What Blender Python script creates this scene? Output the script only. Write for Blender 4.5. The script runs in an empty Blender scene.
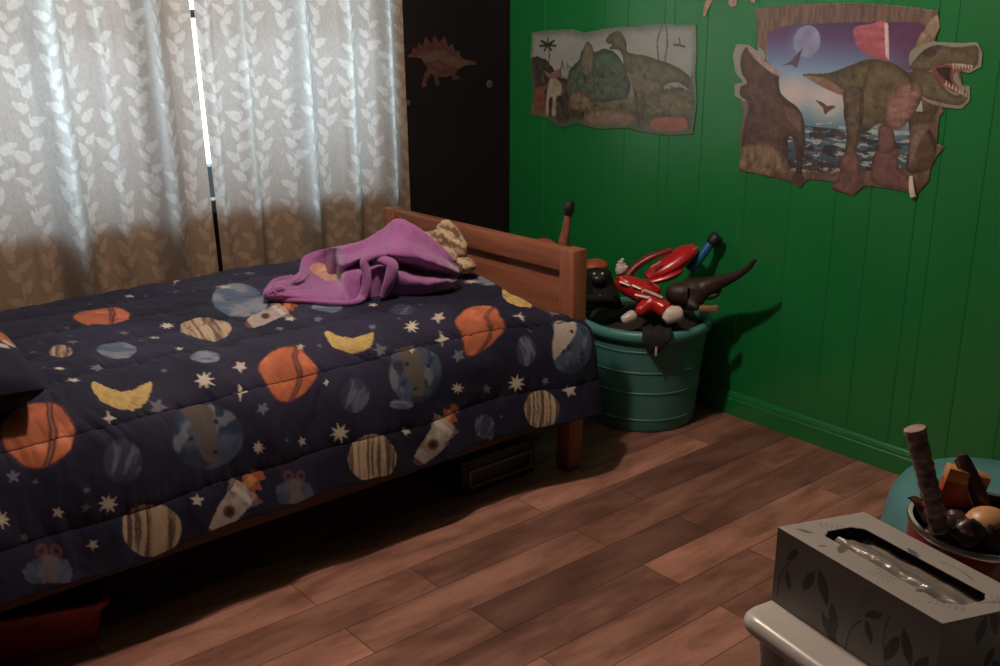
import bpy, bmesh, math, random
import numpy as np
from mathutils import Vector, Matrix

random.seed(7)
rng = np.random.default_rng(7)
scn = bpy.context.scene
C = scn.collection

# ------------------------------------------------------------------ camera
H = 1.5                       # eye height
FPX = 1048.0                  # focal length in pixels of a 1000x666 frame
PITCH = math.atan(333 / FPX)
YAW = math.radians(49.8)      # angle of the view direction to the +X axis (back wall runs along X)
F2 = np.array([math.cos(YAW), math.sin(YAW), 0.0])
RT = np.array([math.sin(YAW), -math.cos(YAW), 0.0])
ZZ = np.array([0, 0, 1.0])
FW = F2 * math.cos(PITCH) - ZZ * math.sin(PITCH)
UP = F2 * math.sin(PITCH) + ZZ * math.cos(PITCH)
cam_d = bpy.data.cameras.new('camera')
cam_d.sensor_width = 36.0
cam_d.lens = FPX / 1000 * 36.0
cam_d.clip_start = 0.02
cam = bpy.data.objects.new('camera', cam_d)
C.objects.link(cam)
cam.matrix_world = Matrix(((RT[0], UP[0], -FW[0], 0), (RT[1], UP[1], -FW[1], 0), (RT[2], UP[2], -FW[2], H), (0, 0, 0, 1)))
scn.camera = cam

# ------------------------------------------------------------------ exposure, sky, daylight, lamp settings
scn.view_settings.view_transform = 'Standard'
scn.view_settings.look = 'None'
scn.view_settings.exposure = 0.12
scn.view_settings.gamma = 1.0
scn.view_settings.use_curve_mapping = False
SKY_COLOR, SKY_STRENGTH = (0.68, 0.86, 1.0), 5.6
LAMP_POS, LAMP_WATTS, LAMP_COLOR = (1.36, 2.04, 2.28), 78.0, (1.0, 0.80, 0.66)
WIN = (0.50, 2.44, 0.755, 2.05)          # window opening x0 x1 z0 z1
XG, YB = 3.069, 3.564                   # green wall plane, black wall plane
world = bpy.data.worlds.new('world')
scn.world = world
world.use_nodes = True
bg = world.node_tree.nodes['Background']
bg.inputs[0].default_value = (*SKY_COLOR, 1)
bg.inputs[1].default_value = SKY_STRENGTH
pl = bpy.data.lights.new('window_portal', 'AREA')
pl.shape = 'RECTANGLE'
pl.size, pl.size_y = WIN[1] - WIN[0], WIN[3] - WIN[2]
pl.cycles.is_portal = True
po = bpy.data.objects.new('window_portal', pl)
C.objects.link(po)
po.location = ((WIN[0] + WIN[1]) / 2, YB + 0.11, (WIN[2] + WIN[3]) / 2)
po.rotation_euler = (math.radians(-90), 0, 0)


# ------------------------------------------------------------------ helpers: pixel of the photo -> point of the place
def ray(x, y):
    return FW * FPX + RT * (x - 500) - UP * (y - 333)


def at_x(x, y, X):
    r = ray(x, y)
    return r * (X / r[0]) + ZZ * H


def at_y(x, y, Y):
    r = ray(x, y)
    return r * (Y / r[1]) + ZZ * H


def at_z(x, y, z):
    r = ray(x, y)
    return r * ((z - H) / r[2]) + ZZ * H


def at_d(x, y, d):                       # at a horizontal distance d in front of the eye
    r = ray(x, y)
    return r * (d / (r @ F2)) + ZZ * H


def project(P):
    d = P - np.array([0, 0, H])
    w = d @ FW
    return 500 + FPX * (d @ RT) / w, 333 - FPX * (d @ UP) / w


# ------------------------------------------------------------------ helpers: noise, curves
def vn(x, y, seed=0):
    x = np.asarray(x, float)
    y = np.asarray(y, float)
    ix, iy = np.floor(x), np.floor(y)
    fx, fy = x - ix, y - iy
    fx = fx * fx * (3 - 2 * fx)
    fy = fy * fy * (3 - 2 * fy)

    def h(a, b):
        n = (a.astype(np.int64) * 374761393 + b.astype(np.int64) * 668265263 + seed * 1442695041) & 0xffffffff
        n = ((n ^ (n >> 13)) * 1274126177) & 0xffffffff
        return ((n ^ (n >> 16)) & 0xffff) / 65535.0
    return (h(ix, iy) * (1 - fx) + h(ix + 1, iy) * fx) * (1 - fy) + (h(ix, iy + 1) * (1 - fx) + h(ix + 1, iy + 1) * fx) * fy


def fbm(x, y, seed=0, octv=4):
    s, a, t = 0, 1.0, 0
    for k in range(octv):
        s = s + a * vn(x * 2 ** k, y * 2 ** k, seed + k)
        t += a
        a *= 0.5
    return s / t


def sstep(a, b, x):
    t = np.clip((x - a) / (b - a), 0, 1)
    return t * t * (3 - 2 * t)


def catmull(P, n):                       # smooth open curve through points, n samples
    P = np.asarray(P, float)
    Q = np.vstack([2 * P[0] - P[1], P, 2 * P[-1] - P[-2]])
    t = np.linspace(0, len(P) - 1, n)
    i = np.minimum(t.astype(int), len(P) - 2)
    f = (t - i)[:, None]
    p0, p1, p2, p3 = Q[i], Q[i + 1], Q[i + 2], Q[i + 3]
    return 0.5 * (2 * p1 + (p2 - p0) * f + (2 * p0 - 5 * p1 + 4 * p2 - p3) * f ** 2 + (3 * p1 - p0 - 3 * p2 + p3) * f ** 3)


def patch(G, n, m):                      # smooth surface through a control grid [rows][cols][3]
    G = np.asarray(G, float)
    A = np.stack([catmull(G[:, c], n) for c in range(G.shape[1])], 1)
    return np.stack([catmull(A[r], m) for r in range(n)], 0)


# ------------------------------------------------------------------ helpers: meshes
class MB:
    def __init__(s):
        s.V, s.F, s.n = [], [], 0

    def add(s, V, F):
        V = np.asarray(V, float).reshape(-1, 3)
        s.V.append(V)
        s.F += [tuple(i + s.n for i in f) for f in F]
        s.n += len(V)
        return s

    def bm(s, b):
        b.verts.index_update()
        s.add([v.co[:] for v in b.verts], [[v.index for v in f.verts] for f in b.faces])
        b.free()
        return s

    def box(s, c, size, bevel=0.0, rot=None, seg=2):
        b = bmesh.new()
        bmesh.ops.create_cube(b, size=1)
        bmesh.ops.scale(b, vec=size, verts=b.verts)
        if bevel > 0:
            bmesh.ops.bevel(b, geom=list(b.edges), offset=bevel, segments=seg, affect='EDGES', profile=0.5)
        M = Matrix.Translation(c)
        if rot is not None:
            M = M @ rot.to_4x4()
        bmesh.ops.transform(b, matrix=M, verts=b.verts)
        return s.bm(b)

    def bx(s, x0, x1, y0, y1, z0, z1, bevel=0.0):
        return s.box(((x0 + x1) / 2, (y0 + y1) / 2, (z0 + z1) / 2), (x1 - x0, y1 - y0, z1 - z0), bevel)

    def grid(s, P, close_v=False):
        n, m = P.shape[:2]
        F = []
        for i in range(n - 1):
            for j in range(m if close_v else m - 1):
                k = (j + 1) % m
                F.append((i * m + j, i * m + k, (i + 1) * m + k, (i + 1) * m + j))
        return s.add(P, F)

    def lathe(s, prof, c=(0, 0, 0), seg=48, M=None):
        a = np.linspace(0, 2 * math.pi, seg, endpoint=False)
        prof = np.asarray(prof, float)
        P = np.stack([prof[:, :1] * np.cos(a), prof[:, :1] * np.sin(a), np.repeat(prof[:, 1:2], seg, 1)], -1)
        if M is not None:
            P = P @ np.array(M.to_3x3()).T
        P = P + np.array(c)
        s.grid(P, True)
        m0 = s.n - P.shape[0] * seg
        if prof[0, 0] > 1e-6:
            s.F.append(tuple(m0 + i for i in reversed(range(seg))))
        if prof[-1, 0] > 1e-6:
            s.F.append(tuple(m0 + (len(prof) - 1) * seg + i for i in range(seg)))
        return s

    def tube(s, pts, rad, seg=12, n=None, flat=1.0, cap=True):
        pts = np.asarray(pts, float)
        rad = np.full(len(pts), rad, float) if np.isscalar(rad) else np.asarray(rad, float)
        if n:
            R = catmull(np.c_[pts, rad], n)
            pts, rad = R[:, :3], np.maximum(R[:, 3], 1e-4)
        T = np.gradient(pts, axis=0)
        T /= np.linalg.norm(T, axis=1)[:, None] + 1e-12
        ref = np.array([0, 0, 1.0]) if abs(T[0][2]) < 0.8 else np.array([1.0, 0, 0])
        N = np.cross(T[0], ref)
        a = np.linspace(0, 2 * math.pi, seg, endpoint=False)
        rows = []
        for p, t, r in zip(pts, T, rad):
            N = N - t * (N @ t)
            N /= np.linalg.norm(N)
            B = np.cross(t, N)
            rows.append(p + r * (np.cos(a)[:, None] * N + flat * np.sin(a)[:, None] * B))
        s.grid(np.array(rows), True)
        if cap:
            m0 = s.n - len(pts) * seg
            s.F.append(tuple(m0 + i for i in reversed(range(seg))))
            s.F.append(tuple(m0 + (len(pts) - 1) * seg + i for i in range(seg)))
        return s

    def ball(s, c, r, rot=None, sub=3, noise=0.0, seed=0):
        b = bmesh.new()
        bmesh.ops.create_icosphere(b, subdivisions=sub, radius=1)
        r = (r, r, r) if np.isscalar(r) else r
        V = np.array([v.co[:] for v in b.verts])
        if noise:
            V = V * (1 + noise * (fbm(V[:, 0] * 1.7 + V[:, 2] * 1.3 + 9, V[:, 1] * 1.7 - V[:, 2] + 9, seed)[:, None] - 0.5) * 2)
        V = V * np.array(r)
        if rot is not None:
            V = V @ np.array(rot.to_3x3()).T
        for v, p in zip(b.verts, V + np.array(c)):
            v.co = p
        return s.bm(b)

    def poly(s, pts, axis, d0, d1):
        """flat polygon given in two coordinates, extruded along the third (axis 0,1,2) from d0 to d1"""
        o = [i for i in range(3) if i != axis]
        n = len(pts)
        V = np.zeros((2 * n, 3))
        for k, d in enumerate((d0, d1)):
            for i, p in enumerate(pts):
                V[k * n + i, o[0]], V[k * n + i, o[1]], V[k * n + i, axis] = p[0], p[1], d
        F = [tuple(range(n)), tuple(range(2 * n - 1, n - 1, -1))]
        F += [(i, (i + 1) % n, n + (i + 1) % n, n + i) for i in range(n)]
        return s.add(V, F)

    def rotz(s, a, px, py):
        c, q = math.cos(a), math.sin(a)
        for V in s.V:
            x, y = V[:, 0] - px, V[:, 1] - py
            V[:, 0], V[:, 1] = px + c * x - q * y, py + q * x + c * y
        return s

    def verts(s):
        return np.vstack(s.V)

    def build(s, name, mat, parent=None, loc=None, smooth=True, col=None, mods=()):
        V = np.vstack(s.V)
        me = bpy.data.meshes.new(name)
        base = np.array(WLOC[parent.name]) if parent is not None else np.array(loc if loc is not None else (
            (V[:, 0].min() + V[:, 0].max()) / 2, (V[:, 1].min() + V[:, 1].max()) / 2, V[:, 2].min()))
        me.from_pydata((V - base).tolist() if len(V) < 2000 else (V - base), [], s.F)
        me.materials.append(mat)
        if smooth is not False:
            me.polygons.foreach_set('use_smooth', [True] * len(me.polygons))
            if smooth is True and len(V) < 40000:
                me.set_sharp_from_angle(angle=math.radians(38))
        if col is not None:
            a = me.color_attributes.new('Col', 'FLOAT_COLOR', 'POINT')
            a.data.foreach_set('color', np.c_[col, np.ones(len(col))].astype(np.float32).ravel())
        bm_fix = bmesh.new()
        if len(V) < 40000:
            bm_fix.from_mesh(me)
            bmesh.ops.recalc_face_normals(bm_fix, faces=bm_fix.faces)
            bm_fix.to_mesh(me)
        bm_fix.free()
        o = bpy.data.objects.new(name, me)
        C.objects.link(o)
        if parent is not None:
            o.parent = parent
            WLOC[o.name] = tuple(base)
        else:
            o.location = base
            WLOC[o.name] = tuple(base)
        for m in mods:
            if m[0] == 'solid':
                md = o.modifiers.new('solid', 'SOLIDIFY')
                md.thickness, md.offset = m[1], m[2]
            elif m[0] == 'subsurf':
                md = o.modifiers.new('subsurf', 'SUBSURF')
                md.levels = md.render_levels = m[1]
        return o


WLOC = {}


def thing(name, label, cat, loc, group=None):
    o = bpy.data.objects.new(name, None)
    C.objects.link(o)
    o.location = loc
    o.empty_display_size = 0.1
    WLOC[o.name] = tuple(loc)
    return tag(o, label, cat, group)


def tag(o, label, cat, group=None):
    o['label'], o['category'] = label, cat
    if group:
        o['group'] = group
    return o


def struct(o):
    o['kind'] = 'structure'
    return o


def skinned(name, chains, mat, parent=None, loc=None, sub=2):
    """one continuous body from chains of (point, radius); chains that start at an existing point join there"""
    V, R, E = [], [], []

    def idx(p, r):
        for i, q in enumerate(V):
            if np.linalg.norm(np.array(q) - np.array(p)) < 1e-5:
                return i
        V.append(tuple(p))
        R.append(r)
        return len(V) - 1
    for ch in chains:
        prev = None
        for p, r in ch:
            i = idx(p, r)
            if prev is not None:
                E.append((prev, i))
            prev = i
    base = np.array(WLOC[parent.name]) if parent is not None else np.array(loc)
    me = bpy.data.meshes.new(name)
    me.from_pydata([tuple(np.array(v) - base) for v in V], E, [])
    me.materials.append(mat)
    o = bpy.data.objects.new(name, me)
    C.objects.link(o)
    if parent is not None:
        o.parent = parent
    else:
        o.location = base
    WLOC[o.name] = tuple(base)
    md = o.modifiers.new('skin', 'SKIN')
    md.use_smooth_shade = True
    for i, s in enumerate(me.skin_vertices[0].data):
        s.radius = (R[i] * 1.3, R[i] * 1.3)
        s.use_root = (i == 0)
    sd = o.modifiers.new('subsurf', 'SUBSURF')
    sd.levels = sd.render_levels = sub
    return o


# ------------------------------------------------------------------ helpers: materials
def new_mat(name):
    m = bpy.data.materials.new(name)
    m.use_nodes = True
    nt = m.node_tree
    return m, nt, nt.nodes['Principled BSDF']


def mat(name, color, rough=0.5, var=0.15, scale=12.0, bump=0.0, bscale=80.0, metal=0.0, spec=0.5, coat=0.0):
    """procedural: a base colour varied by noise, optional fine bump"""
    m, nt, b = new_mat(name)
    n = nt.nodes.new('ShaderNodeTexNoise')
    tc = nt.nodes.new('ShaderNodeTexCoord')
    nt.links.new(tc.outputs['Object'], n.inputs['Vector'])
    n.inputs['Scale'].default_value = scale
    n.inputs['Detail'].default_value = 4
    r = nt.nodes.new('ShaderNodeValToRGB')
    r.color_ramp.elements[0].position, r.color_ramp.elements[1].position = 0.3, 0.7
    r.color_ramp.elements[0].color = (*[max(0, c * (1 - var)) for c in color], 1)
    r.color_ramp.elements[1].color = (*[min(1, c * (1 + var)) for c in color], 1)
    nt.links.new(n.outputs['Fac'], r.inputs['Fac'])
    nt.links.new(r.outputs['Color'], b.inputs['Base Color'])
    b.inputs['Roughness'].default_value = rough
    b.inputs['Metallic'].default_value = metal
    b.inputs['Specular IOR Level'].default_value = spec
    b.inputs['Coat Weight'].default_value = coat
    if bump:
        n2 = nt.nodes.new('ShaderNodeTexNoise')
        n2.inputs['Scale'].default_value = bscale
        nt.links.new(tc.outputs['Object'], n2.inputs['Vector'])
        bp = nt.nodes.new('ShaderNodeBump')
        bp.inputs['Strength'].default_value = bump
        bp.inputs['Distance'].default_value = 0.004
        nt.links.new(n2.outputs['Fac'], bp.inputs['Height'])
        nt.links.new(bp.outputs['Normal'], b.inputs['Normal'])
    return m


def print_mat(name, rough=0.6, spec=0.4, fuzz=0.0, bump=0.0, bscale=200.0):
    """a printed surface: the print lives in the mesh's colour attribute, with a little weave noise"""
    m, nt, b = new_mat(name)
    a = nt.nodes.new('ShaderNodeAttribute')
    a.attribute_name = 'Col'
    n = nt.nodes.new('ShaderNodeTexNoise')
    n.inputs['Scale'].default_value = bscale
    mx = nt.nodes.new('ShaderNodeMixRGB')
    mx.blend_type = 'OVERLAY'
    mx.inputs[0].default_value = 0.12
    nt.links.new(a.outputs['Color'], mx.inputs[1])
    nt.links.new(n.outputs['Color'], mx.inputs[2])
    nt.links.new(mx.outputs[0], b.inputs['Base Color'])
    b.inputs['Roughness'].default_value = rough
    b.inputs['Specular IOR Level'].default_value = spec
    b.inputs['Sheen Weight'].default_value = fuzz
    b.inputs['Sheen Roughness'].default_value = 0.5
    if bump:
        bp = nt.nodes.new('ShaderNodeBump')
        bp.inputs['Strength'].default_value = bump
        bp.inputs['Distance'].default_value = 0.003
        nt.links.new(n.outputs['Fac'], bp.inputs['Height'])
        nt.links.new(bp.outputs['Normal'], b.inputs['Normal'])
    return m


def wood_mat(name, c0, c1, axis='X', scale=3.0, rough=0.4):
    m, nt, b = new_mat(name)
    tc = nt.nodes.new('ShaderNodeTexCoord')
    mp = nt.nodes.new('ShaderNodeMapping')
    mp.inputs['Scale'].default_value = {'X': (1, 14, 14), 'Y': (14, 1, 14), 'Z': (14, 14, 1)}[axis]
    n = nt.nodes.new('ShaderNodeTexNoise')
    n.inputs['Scale'].default_value = scale
    n.inputs['Detail'].default_value = 6
    n.inputs['Distortion'].default_value = 0.6
    r = nt.nodes.new('ShaderNodeValToRGB')
    r.color_ramp.elements[0].position, r.color_ramp.elements[1].position = 0.32, 0.7
    r.color_ramp.elements[0].color, r.color_ramp.elements[1].color = (*c0, 1), (*c1, 1)
    nt.links.new(tc.outputs['Object'], mp.inputs['Vector'])
    nt.links.new(mp.outputs['Vector'], n.inputs['Vector'])
    nt.links.new(n.outputs['Fac'], r.inputs['Fac'])
    nt.links.new(r.outputs['Color'], b.inputs['Base Color'])
    b.inputs['Roughness'].default_value = rough
    return m


def floor_mat():
    m, nt, b = new_mat('floor_vinyl_planks')
    L = nt.links
    tc = nt.nodes.new('ShaderNodeTexCoord')
    mp = nt.nodes.new('ShaderNodeMapping')
    mp.inputs['Location'].default_value = (0.13, 0.035, 0)
    L.new(tc.outputs['Object'], mp.inputs['Vector'])

    def brick(c1, c2, mc, ms, off=0.37):
        t = nt.nodes.new('ShaderNodeTexBrick')
        t.offset, t.offset_frequency = off, 2
        t.inputs['Scale'].default_value = 1
        t.inputs['Brick Width'].default_value = 0.80
        t.inputs['Row Height'].default_value = 0.135
        t.inputs['Mortar Size'].default_value = ms
        t.inputs['Mortar Smooth'].default_value = 0.3
        t.inputs['Bias'].default_value = 0
        t.inputs['Color1'].default_value, t.inputs['Color2'].default_value, t.inputs['Mortar'].default_value = c1, c2, mc
        L.new(mp.outputs['Vector'], t.inputs['Vector'])
        return t
    br = brick((0, 0, 0, 1), (1, 1, 1, 1), (0.5, 0.5, 0.5, 1), 0.0)
    br2 = brick((1, 1, 1, 1), (1, 1, 1, 1), (0.42, 0.38, 0.36, 1), 0.0022)
    # grain, offset per plank
    off = nt.nodes.new('ShaderNodeVectorMath')
    off.operation = 'MULTIPLY_ADD'
    L.new(br.outputs['Color'], off.inputs[0])
    off.inputs[1].default_value = (7.3, 3.1, 0)
    L.new(mp.outputs['Vector'], off.inputs[2])
    g = nt.nodes.new('ShaderNodeMapping')
    g.inputs['Scale'].default_value = (2.2, 9, 1)
    L.new(off.outputs[0], g.inputs['Vector'])
    n1 = nt.nodes.new('ShaderNodeTexNoise')
    n1.inputs['Scale'].default_value = 2.0
    n1.inputs['Detail'].default_value = 8
    n1.inputs['Roughness'].default_value = 0.68
    n1.inputs['Distortion'].default_value = 0.5
    L.new(g.outputs['Vector'], n1.inputs['Vector'])
    r1 = nt.nodes.new('ShaderNodeValToRGB')
    e = r1.color_ramp.elements
    e[0].position, e[0].color = 0.26, (0.155, 0.072, 0.055, 1)
    e[1].position, e[1].color = 0.78, (0.40, 0.212, 0.160, 1)
    k = e.new(0.5)
    k.color = (0.285, 0.145, 0.110, 1)
    L.new(n1.outputs['Fac'], r1.inputs['Fac'])
    pr = nt.nodes.new('ShaderNodeValToRGB')
    pr.color_ramp.elements[0].color = (0.52, 0.49, 0.50, 1)
    pr.color_ramp.elements[1].color = (1.60, 1.52, 1.42, 1)
    L.new(br.outputs['Color'], pr.inputs['Fac'])
    m1 = nt.nodes.new('ShaderNodeMixRGB')
    m1.blend_type = 'MULTIPLY'
    m1.inputs[0].default_value = 1
    L.new(r1.outputs['Color'], m1.inputs[1])
    L.new(pr.outputs['Color'], m1.inputs[2])
    # broad dark smudges printed along the grain
    g2 = nt.nodes.new('ShaderNodeMapping')
    g2.inputs['Scale'].default_value = (2.0, 5.5, 1)
    L.new(mp.outputs['Vector'], g2.inputs['Vector'])
    n2 = nt.nodes.new('ShaderNodeTexNoise')
    n2.inputs['Scale'].default_value = 1.7
    n2.inputs['Detail'].default_value = 3
    L.new(g2.outputs['Vector'], n2.inputs['Vector'])
    r2 = nt.nodes.new('ShaderNodeValToRGB')
    r2.color_ramp.elements[0].position, r2.color_ramp.elements[0].color = 0.36, (0.62, 0.57, 0.55, 1)
    r2.color_ramp.elements[1].position, r2.color_ramp.elements[1].color = 0.58, (1, 1, 1, 1)
    L.new(n2.outputs['Fac'], r2.inputs['Fac'])
    m2 = nt.nodes.new('ShaderNodeMixRGB')
    m2.blend_type = 'MULTIPLY'
    m2.inputs[0].default_value = 1
    L.new(m1.outputs[0], m2.inputs[1])
    L.new(r2.outputs['Color'], m2.inputs[2])
    m3 = nt.nodes.new('ShaderNodeMixRGB')
    m3.blend_type = 'MULTIPLY'
    m3.inputs[0].default_value = 1
    L.new(m2.outputs[0], m3.inputs[1])
    L.new(br2.outputs['Color'], m3.inputs[2])
    L.new(m3.outputs[0], b.inputs['Base Color'])
    b.inputs['Roughness'].default_value = 0.55
    b.inputs['Specular IOR Level'].default_value = 0.3
    return m


M_GREEN = mat('green_wall_paint', (0.010, 0.190, 0.044), rough=0.26, var=0.06, scale=3, bump=0.05, bscale=40, spec=0.95)
M_BLACK = mat('black_wall_paint', (0.010, 0.007, 0.009), rough=0.7, var=0.2, scale=4, spec=0.2)
M_DARK = mat('dark_room_paint', (0.09, 0.09, 0.10), rough=0.8, var=0.1, scale=3)
M_CEIL = mat('ceiling_paint', (0.20, 0.18, 0.16), rough=0.9, var=0.05, scale=3)
M_FRAME = mat('window_frame_paint', (0.10, 0.105, 0.11), rough=0.5, var=0.1)

# ------------------------------------------------------------------ the room
X0, Y0, ZC = -0.75, -0.95, 2.42
b = MB().bx(X0 - 0.1, XG + 0.1, Y0 - 0.1, YB + 0.1, -0.06, 0.0)
struct(b.build('floor', floor_mat(), loc=(0, 0, 0)))
struct(MB().bx(X0 - 0.1, XG + 0.1, Y0 - 0.1, YB + 0.1, ZC, ZC + 0.06).build('ceiling', M_CEIL))
wb = MB()
wb.bx(X0 - 0.1, WIN[0], YB, YB + 0.10, 0, ZC).bx(WIN[1], XG + 0.1, YB, YB + 0.10, 0, ZC)
wb.bx(WIN[0], WIN[1], YB, YB + 0.10, 0, WIN[2]).bx(WIN[0], WIN[1], YB, YB + 0.10, WIN[3], ZC)
struct(wb.build('wall_back', M_BLACK))
struct(MB().bx(X0 - 0.1, X0, Y0, YB, 0, ZC).build('wall_left', M_DARK))
struct(MB().bx(X0 - 0.1, XG + 0.1, Y0 - 0.1, Y0, 0, ZC).build('wall_front', M_DARK))
# green panelled wall: real V-grooves at the panel's irregular spacing
gy = sorted([float(at_x(px, 200, XG)[1]) for px in (543, 560, 600, 622, 657, 666, 698, 745, 790, 836, 871, 917, 936, 981)] +
            [1.28, 1.15, 0.98, 0.80, 0.68, 0.45, 0.3, 0.1, -0.1, -0.3, -0.5, -0.7])
prof = [(Y0, XG)]
for y in gy:
    prof += [(y - 0.0025, XG), (y - 0.001, XG + 0.0020), (y + 0.001, XG + 0.0020), (y + 0.0025, XG)]
prof += [(YB, XG), (YB, XG + 0.1), (Y0, XG + 0.1)]
struct(MB().poly([(x, y) for y, x in prof], 2, 0.0, ZC).build('wall_right', M_GREEN, smooth=False))
# baseboards (moulded profile)
bp = [(0, 0), (-0.016, 0), (-0.016, 0.062), (-0.012, 0.066), (-0.012, 0.074), (-0.007, 0.084), (-0.004, 0.088), (0, 0.09)]
struct(MB().poly([(XG + x, z) for x, z in bp], 1, Y0, YB).build('baseboard_right', M_GREEN, smooth=False))
struct(MB().poly([(YB + x, z) for x, z in bp], 0, X0, XG - 0.016).build('baseboard_back', M_BLACK, smooth=False))

# window: frame, mullion, meeting rails, glass
wx0, wx1, wz0, wz1 = WIN
fy0, fy1 = YB + 0.02, YB + 0.08
win = thing('window_1', 'white daylight window behind the leaf curtains', 'window', ((wx0 + wx1) / 2, YB, wz0))
struct(win)
f = MB()
f.bx(wx0, wx1, fy0, fy1, wz0, wz0 + 0.045).bx(wx0, wx1, fy0, fy1, wz1 - 0.05, wz1)
f.bx(wx0, wx0 + 0.05, fy0, fy1, wz0 + 0.045, wz1 - 0.05).bx(wx1 - 0.035, wx1, fy0, fy1, wz0 + 0.045, wz1 - 0.05)
f.bx(1.44, 1.51, fy0, fy1, wz0 + 0.045, wz1 - 0.05)
for a0, a1 in ((wx0 + 0.05, 1.44), (1.51, wx1 - 0.035)):
    f.bx(a0, a1, fy0 + 0.01, fy1 - 0.01, 1.44, 1.468)
struct(f.build('window_frame', M_FRAME, win, smooth=False))
gm, nt, pb = new_mat('window_glass')
nt.nodes.remove(pb)
tr, gl, mx = nt.nodes.new('ShaderNodeBsdfTransparent'), nt.nodes.new('ShaderNodeBsdfGlossy'), nt.nodes.new('ShaderNodeMixShader')
lw = nt.nodes.new('ShaderNodeLayerWeight')
lw.inputs[0].default_value = 0.25
gl.inputs['Roughness'].default_value = 0.02
tr.inputs[0].default_value = (0.93, 0.95, 0.95, 1)
nt.links.new(lw.outputs['Fresnel'], mx.inputs[0])
nt.links.new(tr.outputs[0], mx.inputs[1])
nt.links.new(gl.outputs[0], mx.inputs[2])
nt.links.new(mx.outputs[0], nt.nodes['Material Output'].inputs[0])
for a0, a1 in ((wx0 + 0.05, 1.44), (1.51, wx1 - 0.035)):
    for z0, z1 in ((wz0 + 0.045, 1.44), (1.468, wz1 - 0.05)):
        struct(MB().bx(a0, a1, fy0 + 0.028, fy0 + 0.032, z0, z1).build('pane', gm, win, smooth=False))

# grey block added outside to darken the low end of the curtain gap
struct(MB().bx(0.2, 2.8, YB + 0.36, YB + 0.44, 0, 0.872, .01).build('gap_blocker_1', mat('gap_blocker_grey', (0.12, 0.12, 0.125), 0.7)))

# ------------------------------------------------------------------ ceiling lamp (above the frame; lights the room)
lamp = thing('ceiling_lamp', 'small warm ceiling lamp above the bed edge', 'lamp', (LAMP_POS[0], LAMP_POS[1], LAMP_POS[2]))
MB().lathe([(0.0, 0.17), (0.075, 0.17), (0.07, 0.135), (0.022, 0.125), (0.020, 0.062), (0, 0.062)], LAMP_POS, 32).build(
    'lamp_holder', mat('lamp_holder_white', (0.6, 0.58, 0.55), 0.4), lamp)
ld = bpy.data.lights.new('bulb', 'POINT')
ld.energy, ld.color, ld.shadow_soft_size = LAMP_WATTS, LAMP_COLOR, 0.055
lo = bpy.data.objects.new('bulb', ld)
C.objects.link(lo)
lo.parent = lamp
lo.location = (0, 0, 0)


# ------------------------------------------------------------------ 2D drawing on printed surfaces
def inside(pts, poly):
    x, y = pts[:, 0], pts[:, 1]
    r = np.zeros(len(pts), bool)
    n = len(poly)
    for i in range(n):
        x1, y1 = poly[i]
        x2, y2 = poly[(i + 1) % n]
        if y1 == y2:
            continue
        c = (y1 > y) != (y2 > y)
        r ^= c & (x < (x2 - x1) * (y - y1) / (y2 - y1) + x1)
    return r


def smoothpoly(poly, k=5):
    P = np.asarray(poly, float)
    P = np.vstack([P[-2:], P, P[:2]])
    n = len(P)
    R = catmull(P, (n - 1) * k + 1)
    return R[2 * k:(n - 3) * k + k].tolist()


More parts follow.
